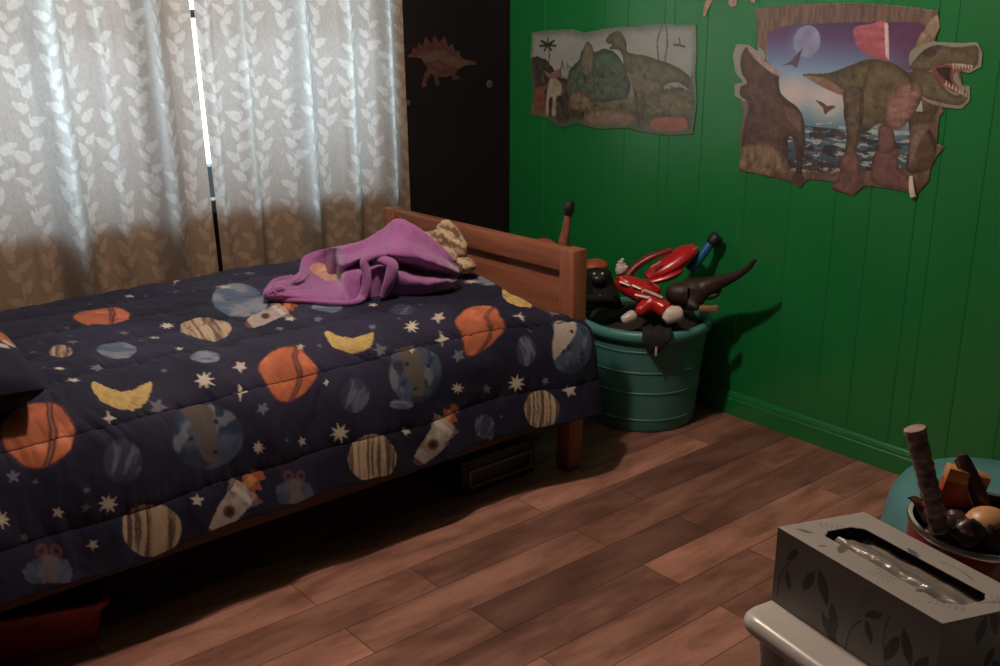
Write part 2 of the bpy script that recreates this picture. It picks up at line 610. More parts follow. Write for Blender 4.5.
class Print:
    """flat printed sheet: a fine grid over polygon outline, colours painted per vertex"""

    def __init__(s, outline, step):
        o = np.asarray(outline)
        s.a0, s.b0 = o.min(0) - step
        s.a1, s.b1 = o.max(0) + step
        s.na, s.nb = int((s.a1 - s.a0) / step) + 1, int((s.b1 - s.b0) / step) + 1
        A, B = np.meshgrid(np.linspace(s.a0, s.a1, s.na), np.linspace(s.b0, s.b1, s.nb), indexing='ij')
        s.p = np.c_[A.ravel(), B.ravel()]
        s.col = np.zeros((len(s.p), 3))
        s.keep = inside(s.p, outline)

    def jit(s, amp, f, seed):
        if not amp:
            return s.p
        return s.p + amp * (np.c_[fbm(s.p[:, 0] * f, s.p[:, 1] * f, seed, 3), fbm(s.p[:, 0] * f, s.p[:, 1] * f, seed + 50, 3)] - 0.5) * 2

    def fill(s, m, color, mix=1.0, var=0.0, f=(60, 60), seed=1):
        c = np.array(color)[None, :] * np.ones((len(s.p), 1))
        if var:
            c = c * (1 + var * 2 * (fbm(s.p[:, 0] * f[0] + 31, s.p[:, 1] * f[1] + 17, seed)[:, None] - 0.5))
        w = (m * mix)[:, None] if np.ndim(m) else mix
        s.col = s.col * (1 - w) + np.clip(c, 0, 1) * w

    def poly(s, pts, color, mix=1.0, var=0.25, f=(60, 60), jit=0.0, seed=1, smooth=True, ink=0.0):
        """ink = how far the artist's darker outline wash reaches in from the figure's edge"""
        pts = smoothpoly(pts) if smooth else pts
        q = s.jit(jit, 40, seed)
        m = inside(q, pts)
        k = np.nonzero(m)[0]
        c = np.array(color)[None, :] * np.ones((len(k), 1))
        p = s.p[k]
        if var:
            n = fbm(p[:, 0] * f[0] + 31, p[:, 1] * f[1] + 17, seed) + .5 * fbm(p[:, 0] * 210, p[:, 1] * 170, seed + 5, 3) - .75
            c = c * (1 + var * 2 * n[:, None])
        if ink and len(k):
            d = np.full(len(k), 9.0)
            P_ = np.asarray(pts)
            for a_, b_ in zip(P_, np.roll(P_, -1, 0)):
                ab = b_ - a_
                t_ = np.clip(((p - a_) @ ab) / (ab @ ab + 1e-12), 0, 1)
                d = np.minimum(d, np.hypot(*(p - a_ - t_[:, None] * ab).T))
            c = c * (.62 + .48 * sstep(0, ink, d))[:, None]
        s.col[k] = s.col[k] * (1 - mix) + np.clip(c, 0, 1) * mix

    def strokes(s, n, box, cols, seed, L=(.01, .04), W=(.002, .006), mix=.55, ang=(0, 3.14)):
        r_ = np.random.default_rng(seed)
        for k in range(n):
            c = np.array([r_.uniform(box[0], box[1]), r_.uniform(box[2], box[3])])
            a, l_, w_ = r_.uniform(*ang), r_.uniform(*L), r_.uniform(*W)
            q = s.p - c
            p_, t_ = q[:, 0] * math.cos(a) + q[:, 1] * math.sin(a), -q[:, 0] * math.sin(a) + q[:, 1] * math.cos(a)
            m = 1 - sstep(.6, 1.0, np.hypot(p_ / l_, t_ / w_))
            s.fill(m * s.keep, np.array(cols[r_.integers(len(cols))]) * r_.uniform(.6, 1.3), mix)

    def disc(s, c, r, color, mix=1.0, var=0.1, soft=0.0, f=(60, 60), seed=1):
        d = np.hypot(s.p[:, 0] - c[0], s.p[:, 1] - c[1])
        m = 1 - sstep(r * (1 - soft), r * (1 + 1e-3), d)
        s.fill(m, color, mix, var, f, seed)

    def line(s, pts, w, color, mix=1.0):
        P = catmull(pts, 6 * len(pts)) if len(pts) > 2 else np.array(pts, float)
        d = np.full(len(s.p), 9.0)
        for a, c in zip(P[:-1], P[1:]):
            ab = c - a
            t = np.clip(((s.p - a) @ ab) / (ab @ ab + 1e-12), 0, 1)
            d = np.minimum(d, np.hypot(*(s.p - a - t[:, None] * ab).T))
        s.fill((d < w).astype(float), color, mix)

    def build(s, name, place, mt, thick=0.0008, wob=None):
        K = s.keep.reshape(s.na, s.nb)
        q = K[:-1, :-1] | K[1:, :-1] | K[:-1, 1:] | K[1:, 1:]
        idx = np.arange(s.na * s.nb).reshape(s.na, s.nb)
        I, J = np.nonzero(q)
        F = np.c_[idx[I, J], idx[I + 1, J], idx[I + 1, J + 1], idx[I, J + 1]]
        used = np.unique(F)
        re = np.zeros(s.na * s.nb, int)
        re[used] = np.arange(len(used))
        m = MB()
        m.add(place(s.p[used]), [tuple(r) for r in re[F].tolist()])
        return m.build(name, mt, smooth='all', col=s.col[used], mods=[('solid', thick, -1)])


PX = lambda ox, oy, s, pts: [tuple(at_x(ox + x * s, oy + y * s, XG)[1:] * (1, 1)) for x, y in pts]

M_POSTER = print_mat('glossy_poster_print', rough=0.33, spec=0.9)
M_MATTE_STICKER = print_mat('sticker_print', rough=0.6, spec=0.2)

# ------------------------------------------------------------------ big dinosaur wall decal on the green wall
Q = lambda *pts: PX(730, 0, 0.30033, pts)
q1 = lambda x, y: Q((x, y))[0]
HEADTOP = Q((600, 215), (610, 165), (690, 135), (760, 145), (825, 143), (842, 180), (838, 222), (800, 242), (760, 235), (775, 285), (800, 290), (800, 335), (772, 362), (700, 352), (640, 322))
OUT = Q((90, 28), (200, 18), (400, 10), (560, 20), (692, 36), (700, 90), (680, 140), (760, 145), (825, 143), (842, 180), (838, 222), (800, 242),
        (765, 238), (775, 282), (800, 290), (800, 335), (772, 362), (700, 356), (712, 372), (698, 390), (690, 480), (716, 490), (695, 512), (668, 560),
        (664, 600), (625, 645), (560, 632), (500, 622), (450, 618), (410, 652), (340, 628), (350, 605), (260, 595), (235, 625), (205, 605), (150, 590), (30, 566),
        (38, 520), (36, 450), (48, 370), (40, 330), (18, 320), (18, 282), (45, 272), (20, 240), (12, 180), (25, 148), (60, 148), (95, 172))
P = Print(OUT, 0.0022)
P.fill(np.ones(len(P.p)), (0.20, 0.125, 0.095), 1, 0.75, (130, 26), 3)
SC = Q((125, 150), (170, 92), (300, 78), (530, 72), (650, 82), (640, 150), (610, 210), (640, 340), (640, 480), (560, 560), (160, 560), (140, 420))
sm = inside(P.p, smoothpoly(SC)).astype(float)
zt, zb = q1(400, 75)[1], q1(400, 570)[1]
t = np.clip((zt - P.p[:, 1]) / (zt - zb), 0, 1)
stops = [0, .12, .25, .36, .5, .62, .75, 1]
cols = np.array([(.10, .045, .14), (.15, .08, .22), (.20, .28, .50), (.30, .48, .70), (.62, .62, .66), (.28, .46, .56), (.10, .22, .30), (.06, .08, .10)])
cc = np.stack([np.interp(t, stops, cols[:, k]) for k in range(3)], 1)
P.col = P.col * (1 - sm[:, None]) + cc * sm[:, None]
ybr = q1(430, 300)[0]
P.fill(sm * sstep(0, 0.18, ybr - P.p[:, 0]) * (t < .3), (.16, .035, .12), 0.75, 0.3)
P.disc(q1(215, 310), 0.085, (.75, .66, .62), 0.9, 0.05, 1.0)
P.disc(q1(330, 330), 0.10, (.78, .72, .70), 0.8, 0.1, 1.0)
P.disc(q1(245, 150), 0.085, (.25, .30, .60), 0.7, 0.1, 1.0)
P.disc(q1(258, 138), 0.052, (.34, .36, .58), 1, 0.35, 0.06, (30, 30))
P.disc(q1(236, 128), 0.040, (.24, .25, .48), 0.5, 0.3, 0.9)
P.poly(Q((415, 95), (470, 80), (526, 76), (530, 195), (500, 200), (455, 180), (425, 150)), (.52, .14, .18), 1, 0.5, (20, 70))
P.poly(Q((516, 76), (528, 76), (532, 198), (520, 190)), (.85, .72, .70), 1, 0.1, smooth=False)
wv = (fbm(P.p[:, 0] * 22, P.p[:, 1] * 85, 12, 3) > 0.58) & (t > .58)
P.fill(sm * wv, (.62, .66, .62), 0.75, 0.2)
wv = (fbm(P.p[:, 0] * 18, P.p[:, 1] * 80, 32, 3) > 0.58) & (t > .72)
P.fill(sm * wv, (.05, .035, .03), 0.9, 0.2)
P.poly(Q((285, 332), (310, 340), (325, 352), (358, 352), (330, 372), (318, 384), (312, 360)), (.16, .08, .07), 1, 0.2, smooth=False)   # flying reptiles
P.poly(Q((170, 220), (205, 205), (225, 180), (244, 158), (232, 205), (225, 225), (205, 215)), (.12, .09, .14), 1, 0.2, smooth=False)
# torn rock at the upper right corner and along the top
P.poly(Q((88, 25), (400, 8), (695, 34), (690, 70), (560, 80), (400, 72), (250, 84), (150, 95), (110, 170), (92, 150)), (.21, .13, .10), 1, 0.8, (140, 22), 5)
P.poly(Q((690, 50), (700, 95), (640, 165), (610, 200), (620, 150), (655, 90)), (.36, .26, .17), 1, 0.6, (60, 60), 0.004, 6)
b0_, b1_ = q1(640, 560), q1(150, 420)
P.strokes(60, (b0_[0], b1_[0], b0_[1], b1_[1]), [(.45, .52, .55), (.10, .22, .30), (.05, .05, .06), (.30, .40, .44)], 21, (.010, .035), (.0015, .004), .7, (-.5, .3))
# roaring dinosaur at the left edge
P.poly(Q((12, 180), (25, 148), (60, 148), (120, 185), (60, 330), (18, 320), (18, 282), (45, 272), (20, 240)), (.34, .36, .30), 1, 0.1)
LD = Q((36, 205), (48, 165), (66, 160), (105, 195), (160, 240), (172, 310), (225, 355), (246, 395), (252, 470), (242, 570), (252, 600), (232, 618), (205, 600), (222, 560),
       (214, 470), (195, 460), (185, 560), (60, 566), (40, 520), (46, 430), (66, 350), (38, 320), (36, 290), (58, 275), (40, 240))
P.poly(LD, (.115, .068, .052), 1, 0.6, (50, 50), 0.002, 7, ink=0.03)
P.poly(Q((62, 165), (75, 162), (110, 200), (168, 238), (160, 252), (105, 215)), (.46, .34, .30), 1, 0.4, (150, 150), 0.002)
P.poly(Q((180, 350), (235, 375), (240, 440), (215, 430), (190, 400)), (.20, .11, .09), 1, 0.3, ink=0.012)
P.poly(Q((30, 500), (130, 470), (200, 560), (150, 590), (34, 566)), (.24, .17, .11), 1, 0.7, (70, 40), 0.004, ink=0.02)
# big roaring dinosaur on the right
P.poly(HEADTOP, (.36, .34, .27), 1, 0.1)
P.poly(Q((600, 380), (660, 370), (700, 352), (668, 420), (690, 480), (668, 560), (590, 570), (600, 470)), (.13, .085, .055), 1, 0.6, (60, 60), ink=0.02)
P.poly(Q((606, 420), (650, 405), (672, 420), (640, 470), (612, 540), (596, 560), (600, 480)), (.25, .18, .14), 1, 0.5, ink=0.012)
BD = Q((245, 247), (330, 243), (400, 218), (470, 196), (540, 208), (600, 240), (640, 210), (660, 250), (640, 330), (600, 400), (560, 432), (500, 412), (450, 440), (385, 400), (378, 310), (320, 290), (275, 268))
P.poly(BD, (.165, .130, .075), 1, 0.6, (45, 45), 0.001, 8, ink=0.04)
P.poly(Q((250, 250), (320, 262), (380, 300), (378, 318), (320, 295), (278, 272)), (.34, .20, .15), 1, 0.3)
P.poly(Q((540, 300), (600, 270), (640, 300), (610, 380), (565, 432), (525, 410), (515, 350)), (.34, .19, .16), 1, 0.55, (30, 120), ink=0.02)
P.poly(Q((600, 230), (625, 190), (650, 165), (690, 150), (760, 158), (822, 152), (830, 185), (826, 215), (795, 230), (740, 212), (700, 218), (665, 235)), (.155, .120, .070), 1, 0.6, (70, 70), ink=0.016)
P.poly(Q((640, 175), (665, 160), (690, 165), (685, 185), (655, 190)), (.07, .05, .035), 1, 0.3)
P.poly(Q((640, 240), (690, 248), (715, 290), (755, 318), (788, 300), (792, 328), (768, 350), (700, 340), (640, 315)), (.17, .135, .085), 1, 0.5, (70, 70), ink=0.016)
P.poly(Q((672, 225), (740, 216), (800, 232), (760, 238), (745, 262), (770, 300), (745, 306), (705, 275)), (.30, .085, .075), 1, 0.4)
P.poly(Q((690, 228), (738, 226), (735, 255), (745, 285), (715, 262)), (.045, .015, .015), 1, 0.3)
for x in range(742, 806, 10):
    P.poly(Q((x, 210 + (x - 742) * .1), (x + 9, 210 + (x - 742) * .12), (x + 4, 234)), (.72, .66, .55), 1, 0, smooth=False)
for x in range(716, 790, 11):
    y = 275 + (x - 716) * .55
    P.poly(Q((x, y + 8), (x + 9, y + 12), (x + 8, y - 10)), (.66, .58, .48), 1, 0, smooth=False)
P.poly(Q((380, 300), (445, 300), (440, 440), (424, 500), (432, 580), (452, 610), (446, 625), (410, 650), (340, 622), (368, 585), (385, 500), (390, 420)), (.150, .110, .075), 1, 0.55, (40, 60), ink=0.018)
P.poly(Q((372, 520), (425, 510), (432, 580), (452, 610), (446, 625), (410, 650), (340, 622), (366, 590)), (.215, .115, .10), 1, 0.5, (60, 60), ink=0.014)
P.poly(Q((490, 500), (560, 495), (566, 560), (640, 610), (660, 600), (625, 640), (560, 628), (500, 618), (470, 590)), (.205, .105, .095), 1, 0.5, (60, 60), ink=0.016)
P.poly(Q((500, 420), (545, 430), (545, 500), (500, 505)), (.21, .115, .10), 1, 0.4, ink=0.012)
b0_, b1_ = q1(700, 640), q1(20, 520)
P.strokes(60, (b0_[0], b1_[0], b0_[1], b1_[1]), [(.07, .045, .03), (.22, .15, .10), (.14, .09, .06)], 31, (.006, .02), (.001, .004), .6)
b0_, b1_ = q1(800, 420), q1(360, 160)
P.strokes(90, (b0_[0], b1_[0], b0_[1], b1_[1]), [(.07, .05, .03), (.16, .125, .08), (.11, .08, .05)], 33, (.004, .018), (.001, .003), .35, (1.0, 2.4))
for pts in (((395, 345), (385, 380), (390, 430)), ((436, 330), (436, 400), (425, 470)), ((470, 205), (455, 260), (445, 300)), ((560, 220), (600, 260), (610, 300))):
    P.line(Q(*pts), 0.004, (.05, .035, .02), 0.55)
# thin branches poking out of the rock
zlow = q1(400, 605)[1]
P.fill((P.p[:, 1] < q1(300, 575)[1]).astype(float) * (fbm(P.p[:, 0] * 60, P.p[:, 1] * 60, 44, 3) > .55), (.10, .06, .05), 0.5)
wall_place = lambda off: (lambda ab: np.c_[np.full(len(ab), XG - off), ab[:, 0], ab[:, 1]])
P.col *= .82
dino = P.build('wall_decal', wall_place(0.003), M_POSTER)
tag(dino, 'large cut-out decal of a roaring dinosaur bursting from a rocky sea view', 'wall decal')
c0 = at_x(911, 176, XG - 0.006)
c1 = at_x(913, 197, XG - 0.012)
MB().tube([c0, (c0 + c1) / 2 + (-.004, 0, 0), c1], [0.006, 0.009, 0.010], 10, 8, 0.5).build('curled_corner', mat('paper_back_white', (0.6, 0.52, 0.45), 0.6), dino)['label'] = 'white curled paper corner'

# ------------------------------------------------------------------ faded dinosaur landscape decal
Q = lambda *pts: PX(510, 10, 0.21, pts)
q1 = lambda x, y: Q((x, y))[0]
OUT = Q((108, 108), (200, 98), (300, 94), (360, 110), (450, 92), (520, 84), (620, 78), (720, 66), (800, 72), (888, 70), (890, 200), (884, 330), (892, 450), (872, 590), (760, 596), (640, 582),
        (560, 560), (420, 566), (330, 540), (240, 560), (190, 520), (100, 498), (112, 400), (100, 250))
P = Print(OUT, 0.0028)
P.fill(np.ones(len(P.p)), (0.40, 0.43, 0.40), 1, 0.15, (9, 20), 3)
zz = P.p[:, 1]
z1, z2 = q1(500, 290)[1], q1(500, 480)[1]
P.fill(sstep(z1, z2, zz), (.145, .135, .085), 1, 0.8, (35, 60), 4)
P.poly(Q((105, 240), (165, 230), (200, 270), (260, 330), (330, 300), (350, 400), (330, 560), (100, 510)), (.060, .055, .040), 1, 0.8, (60, 60), 0.01, 5, ink=0.03)
P.poly(Q((280, 300), (330, 240), (365, 160), (400, 200), (470, 185), (540, 250), (560, 420), (300, 420)), (.10, .155, .105), 1, 0.5, (40, 60), 0.006, ink=0.03)
P.poly(Q((360, 170), (375, 150), (400, 190), (395, 280), (360, 320), (340, 260)), (.20, .19, .14), 1, 0.4, ink=0.014)
b0_, b1_ = q1(880, 580), q1(110, 250)
P.strokes(170, (b0_[0], b1_[0], b0_[1], b1_[1]), [(.07, .065, .04), (.20, .17, .10), (.10, .13, .08), (.05, .04, .03), (.26, .20, .14)], 4, (.008, .035), (.003, .009), .6)
P.poly(Q((120, 390), (160, 370), (170, 490), (110, 500)), (.26, .10, .075), 1, 0.4)
P.poly(Q((170, 500), (180, 380), (200, 320), (245, 345), (250, 400), (225, 420), (222, 500), (200, 500), (205, 420), (190, 430), (188, 500)), (.38, .34, .26), 1, 0.3, ink=0.008)
P.poly(Q((165, 285), (190, 300), (240, 280), (245, 310), (215, 325), (185, 320)), (.28, .15, .13), 1, 0.3)
P.poly(Q((290, 400), (350, 385), (400, 440), (380, 480), (290, 470)), (.22, .17, .11), 1, 0.6, ink=0.02)
P.poly(Q((350, 520), (420, 470), (560, 480), (600, 520), (560, 560), (400, 556)), (.27, .20, .14), 1, 0.4, ink=0.02)
# big grey-green dinosaur: head, neck, body, tail, legs
P.poly(Q((460, 140), (485, 108), (530, 104), (556, 150), (565, 200), (640, 215), (720, 240), (800, 270), (860, 320), (880, 370), (860, 380), (800, 345), (740, 360), (730, 420), (700, 440), (650, 400), (640, 480),
         (650, 560), (620, 570), (600, 470), (590, 380), (550, 300), (540, 220), (520, 190), (475, 185), (490, 165), (464, 158)), (.155, .150, .095), 1, 0.5, (40, 40), 0.002, ink=0.03)
P.poly(Q((560, 300), (640, 330), (720, 360), (700, 420), (640, 390), (600, 380)), (.22, .19, .135), 1, 0.4)
P.poly(Q((660, 400), (860, 380), (870, 520), (720, 510), (650, 500)), (.17, .16, .10), 1, 0.7, (40, 70), 0.008, ink=0.03)
for pts in (((182, 150), (190, 210), (184, 290)), ((730, 70), (705, 150), (712, 250)), ((748, 75), (752, 160), (738, 260)), ((250, 250), (245, 300), (250, 330)), ((400, 260), (402, 330), (410, 420))):
    P.line(Q(*pts), 0.0035, (.10, .085, .055), 0.9)
for a in range(7):
    th = a * 0.9 + .2
    P.line(Q((183, 165), (183 + 38 * math.cos(th), 165 + 30 * math.sin(th))), 0.005, (.045, .05, .035))
P.strokes(60, (b0_[0], q1(540, 0)[0], b0_[1], q1(0, 300)[1]), [(.09, .085, .06), (.19, .17, .12), (.13, .12, .085)], 14, (.008, .03), (.002, .006), .5)
P.poly(Q((690, 520), (830, 512), (838, 570), (760, 582), (680, 566)), (.42, .16, .12), 1, 0.3)
P.line(Q((785, 165), (812, 168), (835, 175)), 0.004, (.10, .09, .08))
P.line(Q((808, 130), (814, 168)), 0.003, (.10, .09, .08))
# pale worn border
ed = np.full(len(P.p), 9.0)
for a_, b_ in zip(np.asarray(OUT), np.roll(np.asarray(OUT), -1, 0)):
    ab = b_ - a_
    t_ = np.clip(((P.p - a_) @ ab) / (ab @ ab), 0, 1)
    ed = np.minimum(ed, np.hypot(*(P.p - a_ - t_[:, None] * ab).T))
P.fill(1 - sstep(.0, .035, ed + .02 * (fbm(P.p[:, 0] * 30, P.p[:, 1] * 30, 9) - .5)), (.13, .20, .14), .75, .2)
P.col *= .78
tag(P.build('wall_decal', wall_place(0.003), M_POSTER), 'faded landscape decal of a long-necked grey dinosaur and palms, near the dark corner', 'wall decal')

# scrap of a third decal at the top of the green wall
Q = lambda *pts: PX(640, 0, 0.15, pts)
OUT = Q((425, 110), (430, 50), (445, 10), (470, -30), (620, -60), (780, -30), (770, 20), (748, 12), (735, -12), (655, -12), (640, 40), (615, 48), (595, 20), (600, -10), (500, -12), (478, 20), (455, 60), (440, 105))
P = Print(OUT, 0.002)
P.fill(np.ones(len(P.p)), (.38, .25, .20), 1, 0.6, (80, 80), 2)
tag(P.build('wall_decal', wall_place(0.003), M_POSTER), 'pale clawed foot of a decal at the top edge of the green wall', 'wall decal')

# plated dinosaur sticker and two dim glow dots on the black wall
QB = lambda *pts: [tuple(at_y(390 + x * .3153, y * .3153, YB)[[0, 2]]) for x, y in pts]
OUT = QB((52, 180), (70, 168), (72, 150), (84, 160), (92, 135), (102, 150), (112, 118), (130, 140), (140, 112), (156, 138), (172, 116), (184, 150), (198, 140), (204, 165), (218, 160), (222, 182), (240, 190),
         (270, 196), (272, 206), (240, 206), (215, 220), (206, 235), (222, 250), (200, 254), (192, 238), (170, 246), (150, 240), (156, 268), (146, 272), (138, 240), (130, 230), (116, 255), (112, 276), (100, 276), (108, 240), (118, 215), (100, 185), (75, 180))
P = Print(OUT, 0.0025)
P.fill(np.ones(len(P.p)), (.085, .038, .032), 1, 0.6, (60, 60), 2)
P.poly(QB((60, 178), (100, 178), (160, 160), (220, 190), (268, 198), (215, 215), (150, 190), (110, 200)), (.105, .064, .048), 1, 0.4)
P.fill((P.p[:, 1] > QB((150, 160))[0][1]).astype(float), (.09, .03, .032), 0.8, 0.4)
tag(P.build('wall_sticker', lambda ab: np.c_[ab[:, 0], np.full(len(ab), YB - 0.003), ab[:, 1]], M_MATTE_STICKER), 'brown plated dinosaur sticker on the black wall beside the curtain', 'sticker')
M_GLOW = mat('dull_green_plastic', (0.07, 0.085, 0.065), 0.6)
for (x, y, r, lb) in ((489.5, 84, .017, 'round dull green sticker on the black wall, right of the plated dinosaur'), (408, 103, .011, 'tiny dull green sticker on the black wall close to the curtain edge')):
    p = at_y(x, y, YB - 0.001)
    M = Matrix.Rotation(math.radians(90), 3, 'X')
    o = MB().lathe([(0, 0.003), (r * .8, 0.003), (r, 0.0015), (r, -0.0005), (0, -0.0005)], p, 24, M).build('wall_sticker', M_GLOW)
    tag(o, lb, 'sticker')

# ------------------------------------------------------------------ curtains
cm, nt, pb = new_mat('sheer_leaf_curtain')
nt.nodes.remove(pb)
at = nt.nodes.new('ShaderNodeAttribute')
at.attribute_name = 'Col'
df, tl, mx = nt.nodes.new('ShaderNodeBsdfDiffuse'), nt.nodes.new('ShaderNodeBsdfTranslucent'), nt.nodes.new('ShaderNodeMixShader')
th = nt.nodes.new('ShaderNodeAttribute')      # bright daylight streaks put into the translucency along the fold crests
th.attribute_name = 'Streak'
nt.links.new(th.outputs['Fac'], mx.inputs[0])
rf = nt.nodes.new('ShaderNodeMixRGB')       # the cloth reflects less, and browner, than it lets through
rf.blend_type = 'MULTIPLY'
rf.inputs[0].default_value = 1
rf.inputs[2].default_value = (0.88, 0.68, 0.52, 1)
nt.links.new(at.outputs['Color'], rf.inputs[1])
nt.links.new(rf.outputs[0], df.inputs[0])
nt.links.new(at.outputs['Color'], tl.inputs[0])
nt.links.new(df.outputs[0], mx.inputs[1])
nt.links.new(tl.outputs[0], mx.inputs[2])
nt.links.new(mx.outputs[0], nt.nodes['Material Output'].inputs[0])


def curtain(x0, x1, bulges, label, seed, side):
    """cloth hung against the wall; bulges = (x, width, depth) of the folds that stand out into the room"""
    z0, z1 = 0.30, 2.14
    nx, nz = int((x1 - x0) / 0.004), int((z1 - z0) / 0.005)
    S, Z = np.meshgrid(np.linspace(x0, x1, nx), np.linspace(z1, z0, nz))
    Y = np.full_like(S, YB - 0.042)
    for bx_, w, d in bulges:
        xc = bx_ + 0.02 * (Z - 1.2) * (1 if seed % 2 else -1) * 0.4 + 0.008 * (fbm(Z * 3, Z * 0 + seed, seed) - 0.5)
        Y -= d * np.exp(-((S - xc) / (w * 0.5)) ** 2) * (0.8 + 0.4 * fbm(Z * 2.2, Z * 0 + bx_ * 10, seed + 3))
    Y -= 0.010 * fbm(S * 26, Z * 1.2, seed + 9, 3) + 0.004 * fbm(S * 60, Z * 4, seed + 19, 2)
    Xc = S - 0.018 * (Z - 0.8) - 0.010 * (Z - 1.0) * ((S - x0) / (x1 - x0) if side > 0 else (x1 - S) / (x1 - x0))
    thin = np.zeros_like(S)  # streak mask: lets more daylight through in bands centred on the bulges
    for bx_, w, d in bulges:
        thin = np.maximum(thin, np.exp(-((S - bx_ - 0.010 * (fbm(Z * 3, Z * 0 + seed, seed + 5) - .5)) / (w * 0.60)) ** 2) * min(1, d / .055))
    P3 = np.stack([Xc, Y, Z], -1)
    # cloth coordinates: arc length along the folds
    ds = np.hypot(np.diff(S, axis=1), np.diff(Y, axis=1))
    U = np.concatenate([np.zeros((nz, 1)), np.cumsum(ds, 1)], 1)
    U = np.median(U, 0)[None, :] + 0 * U
    u, v = U.ravel(), Z.ravel()
    col = np.tile(np.array([[0.47, 0.425, 0.385]]), (len(u), 1))
    leafc = np.array([0.63, 0.585, 0.54])
    weave = 0.90 + 0.2 * vn(u * 400, v * 120, 3)
    col *= weave[:, None]
    r = np.random.default_rng(seed)
    Umax = U.max()
    mask = np.zeros(len(u), bool)
    Ug, Vg = U[0], Z[:, 0]

    def stamp(cx, cz, a, L, W):
        i0, i1 = np.searchsorted(Ug, [cx - L, cx + L])
        j0 = int(np.clip((z1 - (cz + L)) / (z1 - z0) * nz, 0, nz))
        j1 = int(np.clip((z1 - (cz - L)) / (z1 - z0) * nz, 0, nz))
        if i1 <= i0 or j1 <= j0:
            return
        uu, vv = np.meshgrid(Ug[i0:i1] - cx, Vg[j0:j1] - cz)
        p = uu * math.cos(a) + vv * math.sin(a)
        q = -uu * math.sin(a) + vv * math.cos(a)
        t = p / L
        m = (t > 0) & (t < 1) & (np.abs(q) < W * np.sqrt(np.clip(np.sin(np.pi * np.clip(t, 0, 1) ** 0.8), 0, 1)) * (1.15 - 0.55 * t))
        mk[j0:j1, i0:i1] |= m
    mk = mask.reshape(nz, nx)
    x = 0.03
    while x < Umax:
        ph, am = r.uniform(0, 6), r.uniform(0.012, 0.022)
        z, side = z0 + r.uniform(0, 0.04), 1
        sx = lambda zq: x + am * math.sin(zq * 14 + ph)
        stem = np.abs(U - (x + am * np.sin(Z * 14 + ph))) < 0.0013
        mk |= stem & (fbm(U * 3, Z * 6, seed + 77) > 0.40)
        while z < z1:
            tilt = math.radians(r.uniform(22, 72))
            a = tilt if side > 0 else math.pi - tilt
            L = r.uniform(0.048, 0.064)
            stamp(sx(z), z, a, L, L * r.uniform(0.22, 0.31))
            side = -side
            z += r.uniform(0.031, 0.042)
        x += r.uniform(0.100, 0.125)
    col[mask] = leafc * weave[mask][:, None]
    hem = (Z.ravel() < z0 + 0.06)
    col[hem] *= 0.9
    F = []
    m = MB().grid(P3)
    o = m.build('curtain', cm, smooth='all', col=col, loc=((x0 + x1) / 2, YB - 0.03, z0))
    a = o.data.attributes.new('Streak', 'FLOAT', 'POINT')
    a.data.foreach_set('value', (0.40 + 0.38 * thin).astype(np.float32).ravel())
    return tag(o, label, 'curtain')


xat = lambda px, py: float(at_y(px, py, YB - 0.06)[0])
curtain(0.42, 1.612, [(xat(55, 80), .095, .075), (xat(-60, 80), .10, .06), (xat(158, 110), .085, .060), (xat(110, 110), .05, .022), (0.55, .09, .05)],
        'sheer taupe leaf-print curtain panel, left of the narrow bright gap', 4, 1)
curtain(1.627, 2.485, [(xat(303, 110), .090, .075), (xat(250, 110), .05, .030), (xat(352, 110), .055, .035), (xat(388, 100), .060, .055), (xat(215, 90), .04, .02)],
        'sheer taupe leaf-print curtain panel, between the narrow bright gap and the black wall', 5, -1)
rod = thing('curtain_rod', 'thin dark curtain rod across the top of the window', 'curtain rod', (1.46, YB - 0.05, 2.13))
M_ROD = mat('dark_rod_metal', (0.03, 0.03, 0.03), 0.4, metal=0.6)
MB().tube([(0.34, YB - 0.05, 2.145), (2.58, YB - 0.05, 2.145)], 0.009, 12).build('rod', M_ROD, rod)
for x in (0.38, 1.46, 2.54):
    MB().bx(x - .01, x + .01, YB - 0.055, YB, 2.13, 2.16, .002).build('bracket', M_ROD, rod)

# ------------------------------------------------------------------ bed frame
M_BED = wood_mat('reddish_brown_bed_wood_rail', (0.21, 0.075, 0.040), (0.33, 0.125, 0.068), 'Y', 3, 0.38)
M_BEDZ = wood_mat('reddish_brown_bed_wood_post', (0.21, 0.075, 0.040), (0.33, 0.125, 0.068), 'Z', 3, 0.38)
M_BEDX = wood_mat('dark_bed_wood_side', (0.045, 0.020, 0.014), (0.075, 0.032, 0.020), 'X', 3, 0.5)
bed = thing('bed', 'reddish-brown wooden single bed frame with a low panelled footboard', 'bed', (1.2, 2.78, 0))


def skewboard(m, xa, ya, xb, yb, t, z0, z1, bev=0.004):
    """board running from (xa,ya) to (xb,yb), thickness t towards +X"""
    a = math.atan2(yb - ya, xb - xa)
    L = math.hypot(xb - xa, yb - ya)
    R = Matrix.Rotation(a, 3, 'Z')
    c = R @ Vector((L / 2, -t / 2, 0)) + Vector((xa, ya, (z0 + z1) / 2))
    return m.box(c, (L, t, z1 - z0), bev, R)


def endboard(xf, xb, top):
    for x, y in ((xf, 2.29), (xb, 3.22)):
        MB().bx(x, x + .062, y, y + .065, 0, top, .005).build('post', M_BEDZ, bed)
    ya, yb = 2.355, 3.22
    skewboard(MB(), xf + .004, ya, xb + .004, yb, .044, top - .075, top - .002).build('top_rail', M_BED, bed)
    skewboard(MB(), xf + .022, ya, xb + .022, yb, .016, .30, top - .075, .001).build('panel', M_BED, bed)
    skewboard(MB(), xf + .004, ya, xb + .004, yb, .044, .22, .32).build('lower_rail', M_BED, bed)


